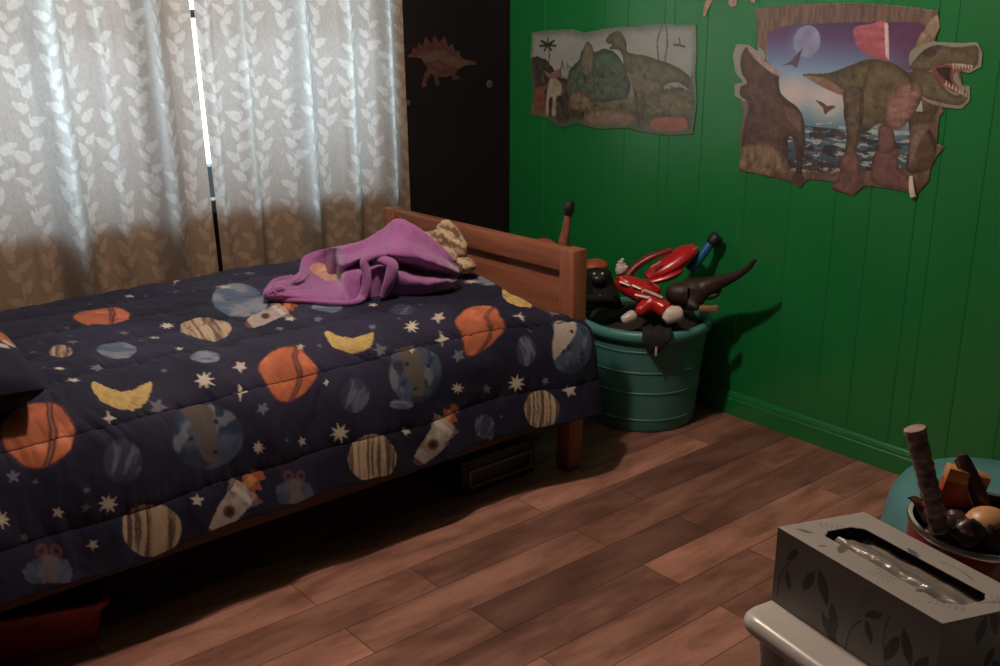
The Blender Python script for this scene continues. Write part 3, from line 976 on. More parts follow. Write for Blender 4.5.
endboard(2.236, 2.194, .752)
endboard(.130, .094, .90)
for y in (2.335, 3.243):
    MB().bx(.19, 2.24, y - .012 if y < 3 else y, y + .012 if y < 3 else y + .024, .17, .30, .003).build('side_rail', M_BEDX, bed)
for k in range(9):
    x = .3 + k * .225
    MB().bx(x, x + .07, 2.34, 3.24, .235, .253, .002).build('slat', M_BEDX, bed)
tag(MB().box((1.20, 2.80, .40), (1.93, .86, .29), .05, seg=4).build('mattress', mat('mattress_ticking', (.45, .43, .42), .9)),
    'single mattress hidden under the space comforter', 'mattress')

# ------------------------------------------------------------------ comforter with the space print
prof = np.array([(3.40, .44), (3.385, .53), (3.33, .582), (3.2, .597), (3.0, .603), (2.8, .606), (2.6, .606), (2.5, .604), (2.42, .596), (2.365, .575), (2.325, .535), (2.298, .47), (2.280, .39), (2.268, .31), (2.258, .235)])
cv = catmull(prof, 400)
sl = np.concatenate([[0], np.cumsum(np.hypot(*np.diff(cv, axis=0).T))])
VL = sl[-1]
STEP = 0.0031
UX0, UX1 = 0.20, 2.255
nu, nv = int((UX1 - UX0) / STEP), int(VL / STEP)
Ug, Vg = np.linspace(UX0, UX1, nu), np.linspace(0, VL, nv)
U, V = np.meshgrid(Ug, Vg, indexing='ij')
Yp, Zp = np.interp(V, sl, cv[:, 0]), np.interp(V, sl, cv[:, 1])
tY, tZ = np.gradient(np.interp(Vg, sl, cv[:, 0]), Vg), np.gradient(np.interp(Vg, sl, cv[:, 1]), Vg)
tn = np.hypot(tY, tZ)
nY, nZ = (tZ / tn)[None, :], (-tY / tn)[None, :]           # outward: up on top, towards -Y on the front
vA = float(np.interp(2.325, cv[::-1, 0], sl[::-1])) - .012     # seam near the front top edge
SP = 0.205
ph = (V - vA) / SP
fr = ph - np.floor(ph)
puff = 0.009 * (np.sin(np.pi * fr)) ** 0.55
wr = fbm(U * 9 + 3 * fbm(U * 3, V * 3, 5), V * 5, 21, 4) - 0.5
near_seam = np.exp(-(np.minimum(fr, 1 - fr) / 0.16) ** 2)
cr = (fbm(U * 42 + 2 * vn(U * 8, V * 8, 3), V * 7, 71, 3) - 0.5)
disp = puff + 0.018 * wr + 0.009 * cr * (0.35 + near_seam)
front = sstep(2.42, 2.30, Yp)
disp += front * (0.028 * (fbm(U * 5.5, V * 1.5, 91, 3) - 0.5) * sstep(.58, .30, Zp)) + front * 0.006 * np.sin(U * 19 + 2 * np.sin(U * 5))
Ys, Zs = Yp + nY * disp, Zp + nZ * disp
Xs = U.copy()
# the top tucks in against the footboard, the front keeps going past the post
lim = 2.172 + 0.118 * sstep(2.38, 2.31, Yp)
Xs = UX0 + (U - UX0) * (lim - UX0) / (UX1 - UX0)
corner = sstep(1.90, 2.20, U) * sstep(2.85, 2.33, Yp)
Zs -= 0.050 * corner * (1 - 0.6 * front)
Ys -= 0.050 * sstep(1.95, 2.22, U) * front
Zs += sstep(.42, .27, Zp) * front * (0.020 * np.sin(U * 6.0 + 1.0) + 0.012 * np.sin(U * 15)) * 0.5
Zs += 0.035 * sstep(.40, .27, Zp) * front * sstep(2.02, 1.92, U) * 0.0
# the edge at the footboard end turns in towards the bed
Ys += 0.012 * sstep(2.225, 2.255, U) * front
PS = np.stack([Xs, Ys, Zs], -1)
# distance of the pillow-side: nothing to do; the pillow simply rests on top
PXx, PXy = project(PS.reshape(-1, 3))
PXx, PXy = PXx.reshape(nu, nv), PXy.reshape(nu, nv)
col = np.empty((nu, nv, 3))
basec = np.array([0.0105, 0.0105, 0.030])
col[:] = basec * (0.8 + 0.5 * fbm(U * 7, V * 7, 2)[..., None])
cl = fbm(U * 3.3, V * 3.3, 8, 3)
col += (np.array([0.010, 0.008, 0.016]) * sstep(.5, .7, cl)[..., None])


def cloth_uv(px, py, top=None):
    d = (PXx - px) ** 2 + (PXy - py) ** 2
    i, j = np.unravel_index(np.argmin(d), d.shape)
    return Ug[i], Vg[j]


def window_of(u, v, r):
    i0, i1 = np.searchsorted(Ug, [u - r, u + r])
    j0, j1 = np.searchsorted(Vg, [v - r, v + r])
    sl_ = (slice(i0, i1), slice(j0, j1))
    return sl_, U[sl_] - u, V[sl_] - v


def put(sl_, m, c, k=1.0):
    w = (np.asarray(m, float) * k)[..., None]
    col[sl_] = col[sl_] * (1 - w) + np.clip(c, 0, 1) * w


def frame(px, py, w, h):
    """a print drawn on the cloth with two local axes: a across and b down, both -1..1 over its half-width and half-height"""
    u, v = cloth_uv(px, py)
    i, j = np.searchsorted(Ug, u), np.searchsorted(Vg, v)
    i0, i1, j0, j1 = max(i - 14, 0), min(i + 14, nu - 1), max(j - 14, 0), min(j + 14, nv - 1)
    du, dv = Ug[i1] - Ug[i0], Vg[j1] - Vg[j0]
    J = np.array([[(PXx[i1, j] - PXx[i0, j]) / du, (PXx[i, j1] - PXx[i, j0]) / dv], [(PXy[i1, j] - PXy[i0, j]) / du, (PXy[i, j1] - PXy[i, j0]) / dv]])
    Ji = np.linalg.inv(J)
    R = 1.7 * max(np.hypot(Ji[0, 0] * w, Ji[0, 1] * h), np.hypot(Ji[1, 0] * w, Ji[1, 1] * h))
    s, a, b = window_of(u, v, R)
    return s, (J[0, 0] * a + J[0, 1] * b) / w, (J[1, 0] * a + J[1, 1] * b) / h


def planet(px, py, w, h, kind, seed=0, rot=0.0):
    s, a, b = frame(px, py, w, h)
    r = .08
    a, b = a * r, b * r
    ca, sa = math.cos(rot), math.sin(rot)
    a, b = a * ca - b * sa, a * sa + b * ca
    d = np.hypot(a, b) * (1 + 0.05 * (fbm(a / r * 1.5 + 9, b / r * 1.5 + 9, seed) - .5))
    m = 1 - sstep(r - .003, r + .001, d)
    n = fbm(a / r * 1.6 + seed, b / r * 2.2 + 5, seed + 4)
    if kind == 'orange':
        c = np.array([.42, .118, .056]) * (0.55 + 0.9 * n[..., None]) + np.array([.08, .05, .03]) * sstep(.55, .75, n)[..., None]
        put(s, m, c)
        for q in (.22, .34):
            ln = 1 - sstep((.0014), .0050, np.abs(a - q * r - 0.10 * r * (1 - (b / r) ** 2)))
            put(s, ln * (d < r * .97), np.array([.05, .02, .03]))
        put(s, (np.abs(d - r) < .0035), np.array([.05, .02, .03]), .7)
    elif kind == 'stripe':
        k = fbm(a / r * 11 + seed + .35 * np.sin(b / r * 2.2 + seed), b / r * .55 + seed, seed + 6, 3)
        k = sstep(.36, .62, k)
        c = np.array([.10, .058, .045]) * (1 - k[..., None]) + np.array([.46, .35, .235]) * k[..., None]
        put(s, m, c)
    elif kind in ('blue', 'wedge', 'half'):
        k = sstep(.42, .62, fbm((a + b * .5) / r * 1.7 + seed, (b - a * .4) / r * 1.1, seed + 4))
        c = np.array([.022, .034, .066]) * (1 - k[..., None]) + np.array([.060, .088, .145]) * k[..., None]
        k2 = sstep(.60, .72, fbm((a - b * .4) / r * 2.2 + 3, (b + a) / r * 1.4, seed + 14))
        c = c * (1 - k2[..., None]) + np.array([.15, .16, .20]) * k2[..., None]
        if kind == 'wedge':
            n2 = fbm(a / r * 2 + 7, b / r * 2, seed + 24)
            w = (np.abs(a * 0.9 - b * .22 + .05 * r) < (.42 * r - .30 * (b + r) * .5) * (.6 + .8 * n2)) & (b < .75 * r)
            c = np.where(w[..., None], np.array([.100, .082, .076]), c)
        if kind == 'half':
            c = np.where((b < -.25 * r - .4 * a)[..., None], np.array([.42, .36, .32]), c)
        put(s, m, c, .92)
        for q in range(3):
            put(s, np.hypot(a - r * .5 * math.cos(seed + q * 2.2), b - r * .5 * math.sin(seed + q * 2.2)) < .006, np.array([.02, .016, .03]))
    elif kind == 'pale':
        k = sstep(.35, .65, fbm(a / r * 1.2 + seed, b / r * 2.5, seed + 4))
        c = np.array([.085, .12, .19]) * (1 - k[..., None]) + np.array([.22, .24, .29]) * k[..., None]
        put(s, m, c, .95)
    elif kind == 'dim':
        k = sstep(.5, .62, fbm((a + .4 * b) / r * 3.2 + seed, (b) / r * .9, seed + 4))
        c = np.array([.040, .042, .082]) * (1 - k[..., None]) + np.array([.12, .125, .18]) * k[..., None]
        put(s, m, c, .9)


def moon(px, py, w, h, bend=1.0, c=(.50, .36, .135)):
    """fat crescent lying on its back"""
    s, a, b = frame(px, py, w, h)
    mid = -.55 + 1.05 * (1 - a * a) * bend + .10 * a
    th = .52 * np.sqrt(np.clip(1 - np.abs(a) ** 6, 0, 1))
    n = fbm(a * 5 + px, b * 3, 4)
    m = (np.abs(b - mid) < th * (.8 + .4 * n)) & (np.abs(a) < 1)
    put(s, m, np.array(c) * (0.7 + 0.6 * n[..., None]))
    put(s, m & (n > .66), np.array([.36, .20, .07]), .7)


def star(px, py, r, k=8, rot=0.3, c=(.56, .50, .42), uv=None, mix=1.0):
    if uv:
        u, v = uv
        s, a, b = window_of(u, v, r * 1.3)
    else:
        u, v = cloth_uv(px, py)
        i, j = min(max(np.searchsorted(Ug, u), 15), nu - 16), min(max(np.searchsorted(Vg, v), 15), nv - 16)
        f_ = abs(PXy[i, j + 14] - PXy[i, j - 14]) / (Vg[j + 14] - Vg[j - 14]) / (abs(PXx[i + 14, j] - PXx[i - 14, j]) / (Ug[i + 14] - Ug[i - 14]))
        w = r * 335
        s, a, b = frame(px, py, w, w * min(1.0, f_ * 1.05))
        a, b = a * r, b * r
    th = np.arctan2(b, a) + rot
    q = np.abs(((th * k / (2 * math.pi)) % 1) - 0.5) * 2          # 1 at a point, 0 between
    inner = {4: .24, 5: .44, 8: .40}[k]
    rr = r / ((1 - q) / inner + q)
    put(s, 1 - sstep(rr - .0008, rr + .0016, np.hypot(a, b)), np.array(c), mix)


def rocket(px, py, L, ang, sq=1.0):
    """L = half length in the picture, ang = direction of the nose (0 right, +90 down)"""
    s, a, b = frame(px, py, L, L * sq)
    p = (a * math.cos(ang) + b * math.sin(ang)) * .5
    q = (-a * math.sin(ang) + b * math.cos(ang)) * .5
    t = p + .42
    n = fbm(p * 8 + 5, q * 8 + 5, 6)
    fin = (t > -.04) & (t < .42) & (np.abs(q) < .33 - .50 * t) & (t > .02)
    put(s, fin, np.array([.17, .135, .15]))
    fl = (t < .06) & (t > -.36) & (np.abs(q) < (.17 + .06 * np.sin(t * 38)) * (1 + t * 1.6))
    put(s, fl, np.array([.33, .095, .045]) * (.6 + .8 * n[..., None]))
    fl = (t < .03) & (t > -.20) & (np.abs(q - .03) < .06)
    put(s, fl, np.array([.50, .25, .09]))
    body = (t > 0) & (t < .96) & (np.abs(q) < .195 * np.sqrt(np.clip(1 - ((t - .26) / .72) ** 2, 0, 1)))
    put(s, body, np.array([.36, .31, .285]) * (0.6 + .7 * n[..., None]))
    put(s, body & (np.abs(t - .14) < .05), np.array([.52, .45, .40]))
    put(s, body & (t > .86), np.array([.14, .05, .04]))
    d = np.hypot(t - .48, q)
    put(s, 1 - sstep(.085, .11, d), np.array([.13, .055, .035]))
    put(s, 1 - sstep(.05, .07, d), np.array([.04, .016, .018]))


def alien(px, py, w, h, seed):
    s, a, b = frame(px, py, w, h)
    n = fbm(a * 2.6 + seed, b * 2.6, seed, 4)
    m = (np.abs(a) ** 2.2 + np.abs((b - .2) / .72) ** 2.2 < 1 + .9 * (n - .5)) & (b < .72)
    put(s, m, np.array([.075, .095, .15]) * (0.4 + 1.2 * n[..., None]))
    put(s, m & (np.abs(a - .05) < .32 + .3 * (n - .5)), np.array([.16, .12, .115]), .75)
    for e in (-.34, .30):
        d = np.hypot(a - e, (b + .72) * .9)
        put(s, (1 - sstep(.05, .10, np.abs(d - .20))), np.array([.14, .05, .055]), .8)


planet(38, 433, 37, 32, 'orange', 38)
planet(287, 373, 28, 27, 'orange', 287)
planet(478, 325, 23, 23, 'orange', 478)
planet(102, 319, 29, 10, 'orange', 102)
planet(206, 437, 36, 33, 'wedge', 3)
planet(416, 374, 26, 29, 'wedge', 12)
planet(572, 346, 20, 28, 'half', 5, .4)
planet(240, 304, 28, 10, 'pale', 6)
planet(117, 353, 20, 8, 'pale', 9)
planet(206, 332, 26, 10, 'stripe', 3, .2)
planet(327, 311, 16, 5, 'pale', 14)
planet(495, 271, 15, 5, 'pale', 15)
planet(352, 396, 15, 17, 'dim', 3)
planet(122, 461, 20, 22, 'dim', 8)
planet(524, 351, 10, 15, 'dim', 5, 1)
planet(483, 426, 10, 12, 'dim', 9)
planet(62, 357, 12, 6, 'stripe', 19)
planet(205, 359, 15, 6, 'pale', 31)
planet(402, 313, 12, 5, 'dim', 33)
planet(152, 530, 30, 27, 'stripe', 5)
planet(371, 457, 24, 24, 'stripe', 8)
planet(540, 409, 18, 19, 'stripe', 11)
planet(400, 404, 12, 5, 'pale', 44)
moon(166, 302, 25, 8)
moon(121, 395, 32, 15)
moon(347, 341, 27, 11)
moon(521, 302, 20, 13, .55)
rocket(230, 508, 32, 2.22)
rocket(434, 441, 28, 2.2)
rocket(268, 318, 24, 2.55, .62)
alien(293, 489, 19, 19, 3)
alien(48, 567, 24, 22, 7)
for x, y, r in ((204, 382, .031), (338, 432, .030), (411, 329, .026), (515, 383, .027), (107, 502, .032), (257, 447, .021), (455, 388, .019), (167, 329, .026), (0, 520, .03), (470, 284, .022), (60, 372, .02)):
    star(x, y, r, 8, .2 + x * .1)
for x, y, r, d in ((240, 369, .024, 0), (457, 356, .020, 1), (57, 511, .020, 0), (195, 500, .020, 0), (92, 544, .018, 0), (568, 391, .020, 0), (156, 409, .026, 1), (262, 409, .020, 1), (379, 352, .022, 1), (299, 441, .016, 0),
                   (404, 430, .016, 0), (484, 388, .015, 1), (533, 412, .01, 1), (23, 537, .016, 1), (280, 332, .014, 1), (438, 320, .022, 0), (130, 299, .018, 0), (97, 371, .024, 1), (74, 384, .024, 0),
                   (225, 290, .03, 0), (155, 341, .020, 0), (180, 352, .018, 0), (290, 322, .020, 0), (318, 322, .016, 1), (373, 308, .015, 0), (500, 470, .012, 1), (555, 300, .016, 1), (544, 380, .013, 1), (178, 284, .02, 0),
                   (250, 276, .02, 1), (124, 336, .02, 1), (73, 345, .02, 1), (300, 350, .012, 0), (12, 477, .022, 1), (372, 330, .014, 1), (444, 443, .01, 1)):
    star(x, y, r, 5, .5 + y * .1, (.155, .15, .19) if d else (.48, .42, .36))
for x, y, r in ((108, 420, .026), (239, 394, .026), (441, 340, .024), (519, 319, .022), (410, 352, .014), (455, 290, .013), (325, 383, .012), (330, 300, .015)):
    star(x, y, r, 4, .05, (.60, .55, .47))
r = np.random.default_rng(5)
for k in range(150):                                              # dim little stars in between
    u, v = r.uniform(UX0, UX1), r.uniform(0, VL)
    i, j = min(np.searchsorted(Ug, u), nu - 1), min(np.searchsorted(Vg, v), nv - 1)
    if col[max(0, i - 8):i + 8, max(0, j - 8):j + 8].max() < .13:
        star(0, 0, r.uniform(.005, .011), 5, r.uniform(0, 6), (.16, .15, .18), (u, v), .8)
# quilting thread along each seam
put((slice(None), slice(None)), np.minimum(fr, 1 - fr) * SP < .0022, basec * .45, .85)
M_COMF = print_mat('space_print_microfibre', rough=0.75, spec=0.25, fuzz=0.03, bump=0.1, bscale=260)
cb = MB().grid(PS)
comf = cb.build('comforter', M_COMF, smooth='all', col=col.reshape(-1, 3), loc=(1.2, 2.78, .25), mods=[('solid', .010, 1)])
tag(comf, 'navy quilted comforter printed with planets, moons, rockets and stars, spread over the bed', 'comforter')

# ------------------------------------------------------------------ pillow in the matching print (left edge)
n = 90
A, B = np.meshgrid(np.linspace(-1, 1, n), np.linspace(-1, 1, n), indexing='ij')
ea = np.abs(A) ** 3.2
eb = np.abs(B) ** 3.2
hgt = np.clip((1 - ea) * (1 - eb), 0, 1) ** 0.42
pinch = 1 - 0.07 * (B ** 2) * (1 - np.abs(A)) * 0
px_ = A * .24 * (1 - .10 * (1 - B ** 2) * 0)
py_ = B * .38
wr = .012 * (fbm(A * 3 + 5, B * 3 + 5, 3) - .5) * hgt
topz, botz = .100 * hgt + wr, -.100 * hgt
rotp = Matrix.Rotation(math.radians(-4), 3, 'Z') @ Matrix.Rotation(math.radians(3), 3, 'Y')
cpil = np.array([.425, 2.715, .690])
pcol = np.empty((n, n, 3))
pcol[:] = basec * (0.6 + .5 * fbm(A * 3, B * 3, 2)[..., None])


def pil_disc(a0, b0, r, c, lines=False, sq=1.0):
    d = np.hypot((A - a0) * .24, (B - b0) * .36)
    nn = fbm(A * 5, B * 6, 4)[..., None]
    m = (d < r)[..., None]
    pcol[:] = np.where(m, np.array(c) * (.6 + .8 * nn), pcol)
    if lines:
        m = ((np.abs((B - b0) * .36 - r * .25) < .003) & (d < r))[..., None]
        pcol[:] = np.where(m, (.06, .025, .03), pcol)


tp0 = np.stack([px_, py_, topz], -1) @ np.array(rotp).T + cpil
qx, qy = project(tp0.reshape(-1, 3))
kk = np.argmin((qx - 4) ** 2 + (qy - 337) ** 2)
pil_disc(A.ravel()[kk], B.ravel()[kk], .048, (.36, .10, .05), True)
pil_disc(-.3, -.5, .06, (.10, .12, .18))
for a0, b0 in ((.86, -.52), (.78, -.62), (.5, -.6), (.1, .7), (-.4, .3), (.9, .6), (.3, -.2)):
    pil_disc(a0, b0, .014, (.42, .38, .34))
m = MB()
tp = np.stack([px_, py_, topz], -1) @ np.array(rotp).T + cpil
bt = np.stack([px_, py_, botz], -1) @ np.array(rotp).T + cpil
m.grid(tp).grid(bt[::-1])
pil = m.build('pillow', print_mat('space_print_pillow', .75, .2, .03), smooth='all', col=np.vstack([pcol.reshape(-1, 3), pcol[::-1].reshape(-1, 3)]))
tag(pil, 'plump navy pillow with an orange planet print lying on the space comforter', 'pillow')

# ------------------------------------------------------------------ purple blanket in a heap
B7 = lambda x, y: (250 + x * .23, 200 + y * .23)


def bz(x, y, z):
    return at_z(*B7(x, y), z)


def by(x, y, Y):
    return at_y(*B7(x, y), Y)


ZB = .626
right = [
    [(400, 200), (480, 180), (560, 140), (640, 86), (720, 122), (800, 178), (868, 238), (903, 282)],
    [(400, 240), (480, 222), (560, 190), (640, 150), (720, 178), (800, 225), (872, 272), (909, 300)],
    [(400, 285), (480, 255), (560, 238), (640, 240), (720, 252), (800, 275), (872, 302), (910, 316)],
    [(408, 300), (485, 275), (560, 265), (640, 282), (720, 305), (800, 320), (866, 328), (905, 332)],
    [(415, 330), (490, 315), (570, 300), (640, 320), (720, 342), (800, 350), (864, 350), (902, 348)],
    [(430, 440), (500, 430), (580, 421), (640, 418), (720, 412), (800, 402), (862, 390), (898, 372)]]
off = [[.17, .17, .16, .15, .12, .09, .06, .035], [.12, .11, .10, .08, .06, .045, .03, .02], [.07, .03, .01, .0, -.005, -.01, -.01, .0],
       [.10, .11, .12, .13, .12, .09, .05, .02], [.04, .02, -.005, -.015, -.02, -.02, -.015, -.005]]
left = [
    [(62, 398), (105, 348), (205, 322), (232, 246), (320, 214)],
    [(64, 406), (115, 364), (215, 345), (272, 285), (345, 245)],
    [(66, 412), (125, 380), (225, 360), (290, 318), (362, 285)],
    [(68, 418), (135, 395), (235, 382), (302, 345), (368, 322)],
    [(70, 424), (142, 415), (242, 410), (322, 402), (392, 395)],
    [(76, 434), (150, 439), (250, 444), (340, 452), (430, 456)]]
lz = [[.64, .66, .665, .70, .72], [.655, .675, .665, .675, .70], [.655, .67, .65, .65, .67], [.65, .66, .645, .64, .65], [.645, .652, .645, .645, .655], [ZB, ZB, ZB, ZB, ZB + .002]]
bd = lambda x, y, d: at_d(*B7(x, y), d)
D0 = [float(bz(x, y, ZB)[:2] @ F2[:2]) for x, y in right[5]]
rows = []
back = [np.array(bz(x, y, z)) + (0.02, .05, 0) for (x, y), z in zip(left[0], lz[0])] + [np.array(bd(x, y, d0 + o_)) for (x, y), d0, o_ in zip(right[0], D0, off[0])]
bk = []
for ib, p in enumerate(back):
    q = p + np.array([0.015, .02, 0]) + (np.array([0.01, .10, 0]) * min(1, max(0, ib - 3) / 2))
    q[0] = min(q[0], 2.15)
    q[2] = ZB
    bk.append(q)
rows.append(bk)
for k in range(6):
    L = [np.array(bz(x, y, z)) for (x, y), z in zip(left[k], lz[k])]
    if k < 5:
        Rr = [np.array(bd(x, y, d0 + o_)) for (x, y), d0, o_ in zip(right[k], D0, off[k])]
    else:
        Rr = [np.array(bz(x, y, ZB)) for (x, y) in right[k]]
    rows.append(L + Rr)
nR, nC = 110, 190
S = patch(rows, nR, nC)
gi, gj = np.meshgrid(np.linspace(0, 6, nR), np.linspace(0, 12, nC), indexing='ij')
S[..., 2] += .010 * (fbm(gi * 1.6, gj * 1.3, 5, 3) - .5) + .002 * (fbm(gi * 12, gj * 12, 8, 2) - .5)
S[..., 1] -= .016 * (fbm(gi * 1.3 + 7, gj * 1.6, 15, 3) - .5) * sstep(0.5, 1.5, gi) * sstep(6, 5, gi)
S[..., 2] = np.maximum(S[..., 2], ZB - .004)
m = MB().grid(S)
n0 = m.n
DB = D0[2] - .03
band = [bd(590, 236, DB + .02), bd(535, 244, DB), bd(498, 268, DB - .01), bd(506, 320, DB - .015), bd(505, 375, DB - .02), bz(488, 424, .640), bz(450, 447, .634), bz(390, 450, .632), bz(300, 444, .632), bz(200, 437, .632), bz(110, 432, .632), bz(70, 420, .640), bz(78, 390, .655), bz(112, 352, .672), bz(180, 335, .668)]
m.tube(band, [.012, .014, .016, .017, .017, .016, .013, .011, .010, .009, .009, .010, .010, .009, .008], 12, 120, .8)
n1 = m.n
m.tube([bd(545, 262, DB + .02), bd(580, 262, DB + .005), bd(618, 285, DB - .005), bd(610, 340, DB - .01), bd(590, 395, DB - .005), bz(575, 425, .634)], [.012, .018, .022, .022, .018, .010], 12, 50, .75)
bc = np.tile(np.array([.34, .115, .33]), (m.n, 1))
vx, vy = project(m.verts())
bc[:n0] *= (0.85 + .3 * fbm(gi * 3, gj * 3, 2).ravel())[:, None]
cx_, cy_ = (vx[:n0] - 250) / .23, (vy[:n0] - 200) / .23
lin = (gi.ravel() > 1.2) & (gi.ravel() < 4.4) & (gj.ravel() > 2.55) & (gj.ravel() < 4.6)
e = ((cx_ - 345) / 82) ** 2 + ((cy_ - 320 - (cx_ - 345) * .35) / 36) ** 2 + .9 * (fbm(cx_ / 40, cy_ / 30, 3) - .5)
pc = (lin & (e < 1))
bc[:n0][pc] = np.array([.62, .36, .26]) * (0.55 + .7 * fbm(cx_ / 25, cy_ / 25, 6)[pc][:, None])
bl = m.build('blanket', print_mat('purple_plush_fleece', .95, .1, .5, .5, 300), smooth='all', col=bc, mods=[('solid', .008, -1)])
tag(bl, 'purple plush blanket with a peach printed patch, heaped on the space comforter', 'blanket')

# cream striped cloth crumpled behind the blanket
m = MB()
for (x, y, X, rr, sd) in ((800, 190, 2.10, (.045, .05, .045), 1), (860, 165, 2.125, (.035, .06, .050), 2), (893, 215, 2.125, (.036, .05, .045), 3), (935, 285, 2.10, (.036, .036, .026), 4), (870, 240, 2.11, (.05, .06, .045), 5)):
    m.ball(at_x(*B7(x, y), X), rr, None, 4, .40, sd)
V = m.verts()
V[:, 2] = np.maximum(V[:, 2], .622)
V[:, 0] = np.minimum(V[:, 0], 2.19)
m.V = [V]
k = np.sin((V[:, 0] * 1.0 + V[:, 2] * .9 + .25 * fbm(V[:, 0] * 20, V[:, 2] * 20, 4)) * 95) > .35
k &= fbm(V[:, 0] * 25, V[:, 1] * 25 + V[:, 2] * 25, 7) > .36
cc = np.where(k[:, None], np.array([.20, .11, .06]), np.array([.52, .40, .26]))
o = m.build('crumpled_cloth', print_mat('cream_striped_cotton', .85, .1, .2, .4, 150), smooth='all', col=cc)
tag(o, 'cream and brown striped cloth crumpled between the purple blanket and the footboard', 'cloth')

# ------------------------------------------------------------------ things under the bed
M_BIN = mat('dark_plastic_bin', (.020, .018, .020), .45)
bn = thing('storage_box', 'low black plastic storage box on the floor under the foot of the bed', 'box', (1.99, 2.55, 0))
MB().bx(1.84, 2.15, 2.36, 2.76, 0, .115, .012).build('body', M_BIN, bn)
MB().bx(1.83, 2.16, 2.35, 2.77, .115, .13, .004).build('lid', M_BIN, bn)
fm = MB()
fm.bx(1.86, 2.13, 2.352, 2.362, .082, .092).bx(1.86, 2.13, 2.352, 2.362, .028, .038).bx(1.86, 1.872, 2.352, 2.362, .038, .082).bx(2.118, 2.13, 2.352, 2.362, .038, .082)
fm.build('label_holder', mat('grey_plastic_trim', (.085, .08, .08), .4), bn)['label'] = 'grey rectangular label holder'
rb = thing('toy_bin', 'red plastic bin half hidden under the bed near the pillow end', 'bin', (.46, 2.42, 0))
BROT = (math.radians(-20), .71, 2.275)
M_RED = mat('red_bin_plastic', (.20, .009, .014), .35, .1)
m = MB()
ring = lambda x0, x1, y0, y1, z: np.array([(x0, y0, z), (x1, y0, z), (x1, y1, z), (x0, y1, z)])


def rrect(x0, x1, y0, y1, z, r, k=6):
    P_ = []
    for cx, cy, a0 in ((x1 - r, y0 + r, -90), (x1 - r, y1 - r, 0), (x0 + r, y1 - r, 90), (x0 + r, y0 + r, 180)):
        for i in range(k + 1):
            a = math.radians(a0 + 90 * i / k)
            P_.append((cx + r * math.cos(a), cy + r * math.sin(a), z))
    return np.array(P_)


def shell(rects, k=6):
    return np.array([rrect(*q, k) for q in rects])


m.grid(shell([(.30, .665, 2.31, 2.55, .002, .03), (.283, .687, 2.293, 2.567, .118, .035), (.288, .682, 2.298, 2.562, .118, .035), (.306, .659, 2.316, 2.544, .010, .03)]), True).rotz(*BROT)
k4 = 28
m.F.append(tuple(range(k4)))
m.F.append(tuple(3 * k4 + i for i in range(k4)))
m.build('body', M_RED, rb)
MB().grid(shell([(.278, .692, 2.288, 2.572, .104, .036), (.270, .700, 2.280, 2.580, .106, .04), (.268, .702, 2.278, 2.582, .124, .04), (.274, .696, 2.284, 2.576, .128, .038), (.286, .684, 2.296, 2.564, .122, .034)]), True).rotz(*BROT).build('rim', M_RED, rb)

# ------------------------------------------------------------------ toy tub
TC = np.array([2.808, 2.494])
TH = .395
tub = thing('toy_tub', 'round teal plastic tub full of toys at the foot of the bed', 'tub', (TC[0], TC[1], 0))
M_TUB = mat('teal_tub_plastic', (.058, .205, .195), .42, .08, 6)
tr_ = lambda z: .199 + (z - .01) * .088
pr = [(0, 0), (.188, 0), (.196, .004), (tr_(.012), .012)]
for zg in (.05, .155, .235, .315):                           # moulded rings round the body
    pr += [(tr_(zg - .004), zg - .004), (tr_(zg) + .0025, zg - .002), (tr_(zg) + .0025, zg + .002), (tr_(zg + .004), zg + .004)]
pr += [(tr_(.345), .345), (.2265, .352)]
pr += [(.228, .372), (.224, .372), (.215, .20), (.195, .012), (0, .012)]
MB().lathe(pr, (*TC, 0), 72).build('body', M_TUB, tub)
rim = [(.226, .348), (.238, .352), (.246, .362), (.249, .374), (.247, .386), (.240, .393), (.230, .395), (.222, .392), (.219, .384), (.220, .366), (.226, .348)]
MB().lathe(rim, (*TC, 0), 72).build('rim', mat('teal_rim_plastic', (.078, .26, .245), .38, .08, 6), tub)
T = lambda x, y, d: np.array(at_d(580 + x / 4.756, 200 + y / 4.756, d - .08))     # toys: a place in the tub seen in the photo + its distance
# dark cloth lining the top of the heap, one corner hanging over the rim
g = []
for rr_ in (0, .05, .10, .15, .19, .205):
    g.append([(TC[0] + rr_ * math.cos(a), TC[1] + rr_ * math.sin(a), .365 + .050 * (1 - (rr_ / .21) ** 2) + .05 * (fbm(np.array(3 + rr_ * 9 * math.cos(a)), np.array(3 + rr_ * 9 * math.sin(a)), 4) - .5)) for a in np.linspace(0, 2 * math.pi, 41)[:-1]])
m = MB().grid(np.array(g), True)
NB = np.array([-.748, -.664, 0])
tg = np.array([.664, -.748, 0])
e0 = np.array([TC[0], TC[1], 0]) + NB * .20 + tg * .045
G = []
for off_, z in ((-.03, .398), (.012, .404), (.040, .404), (.054, .394), (.058, .378), (.056, .355), (.055, .33)):
    w = .05 if z > .37 else .012 + .035 * max(0, z - .33) / .05
    G.append([e0 + NB * off_ + tg * w * s_ + np.array([0, 0, z + .005 * math.sin(s_ * 9)]) for s_ in np.linspace(-1, 1, 13)])
m.grid(np.array(G))
dk = m.build('dark_cloth', mat('black_cloth', (.014, .013, .014), .9), smooth='all', mods=[('solid', .004, 1)])
tag(dk, 'black cloth under the toys with a corner hanging over the tub rim', 'cloth')
tgp = e0 + NB * .064 + ZZ * .335
MB().tube([tgp + ZZ * .018, tgp, tgp - ZZ * .014], [.004, .006, .004], 8, 8, .5).build('cloth_tag', mat('pale_tag', (.42, .38, .34), .6), dk)['label'] = 'pale fabric tag'

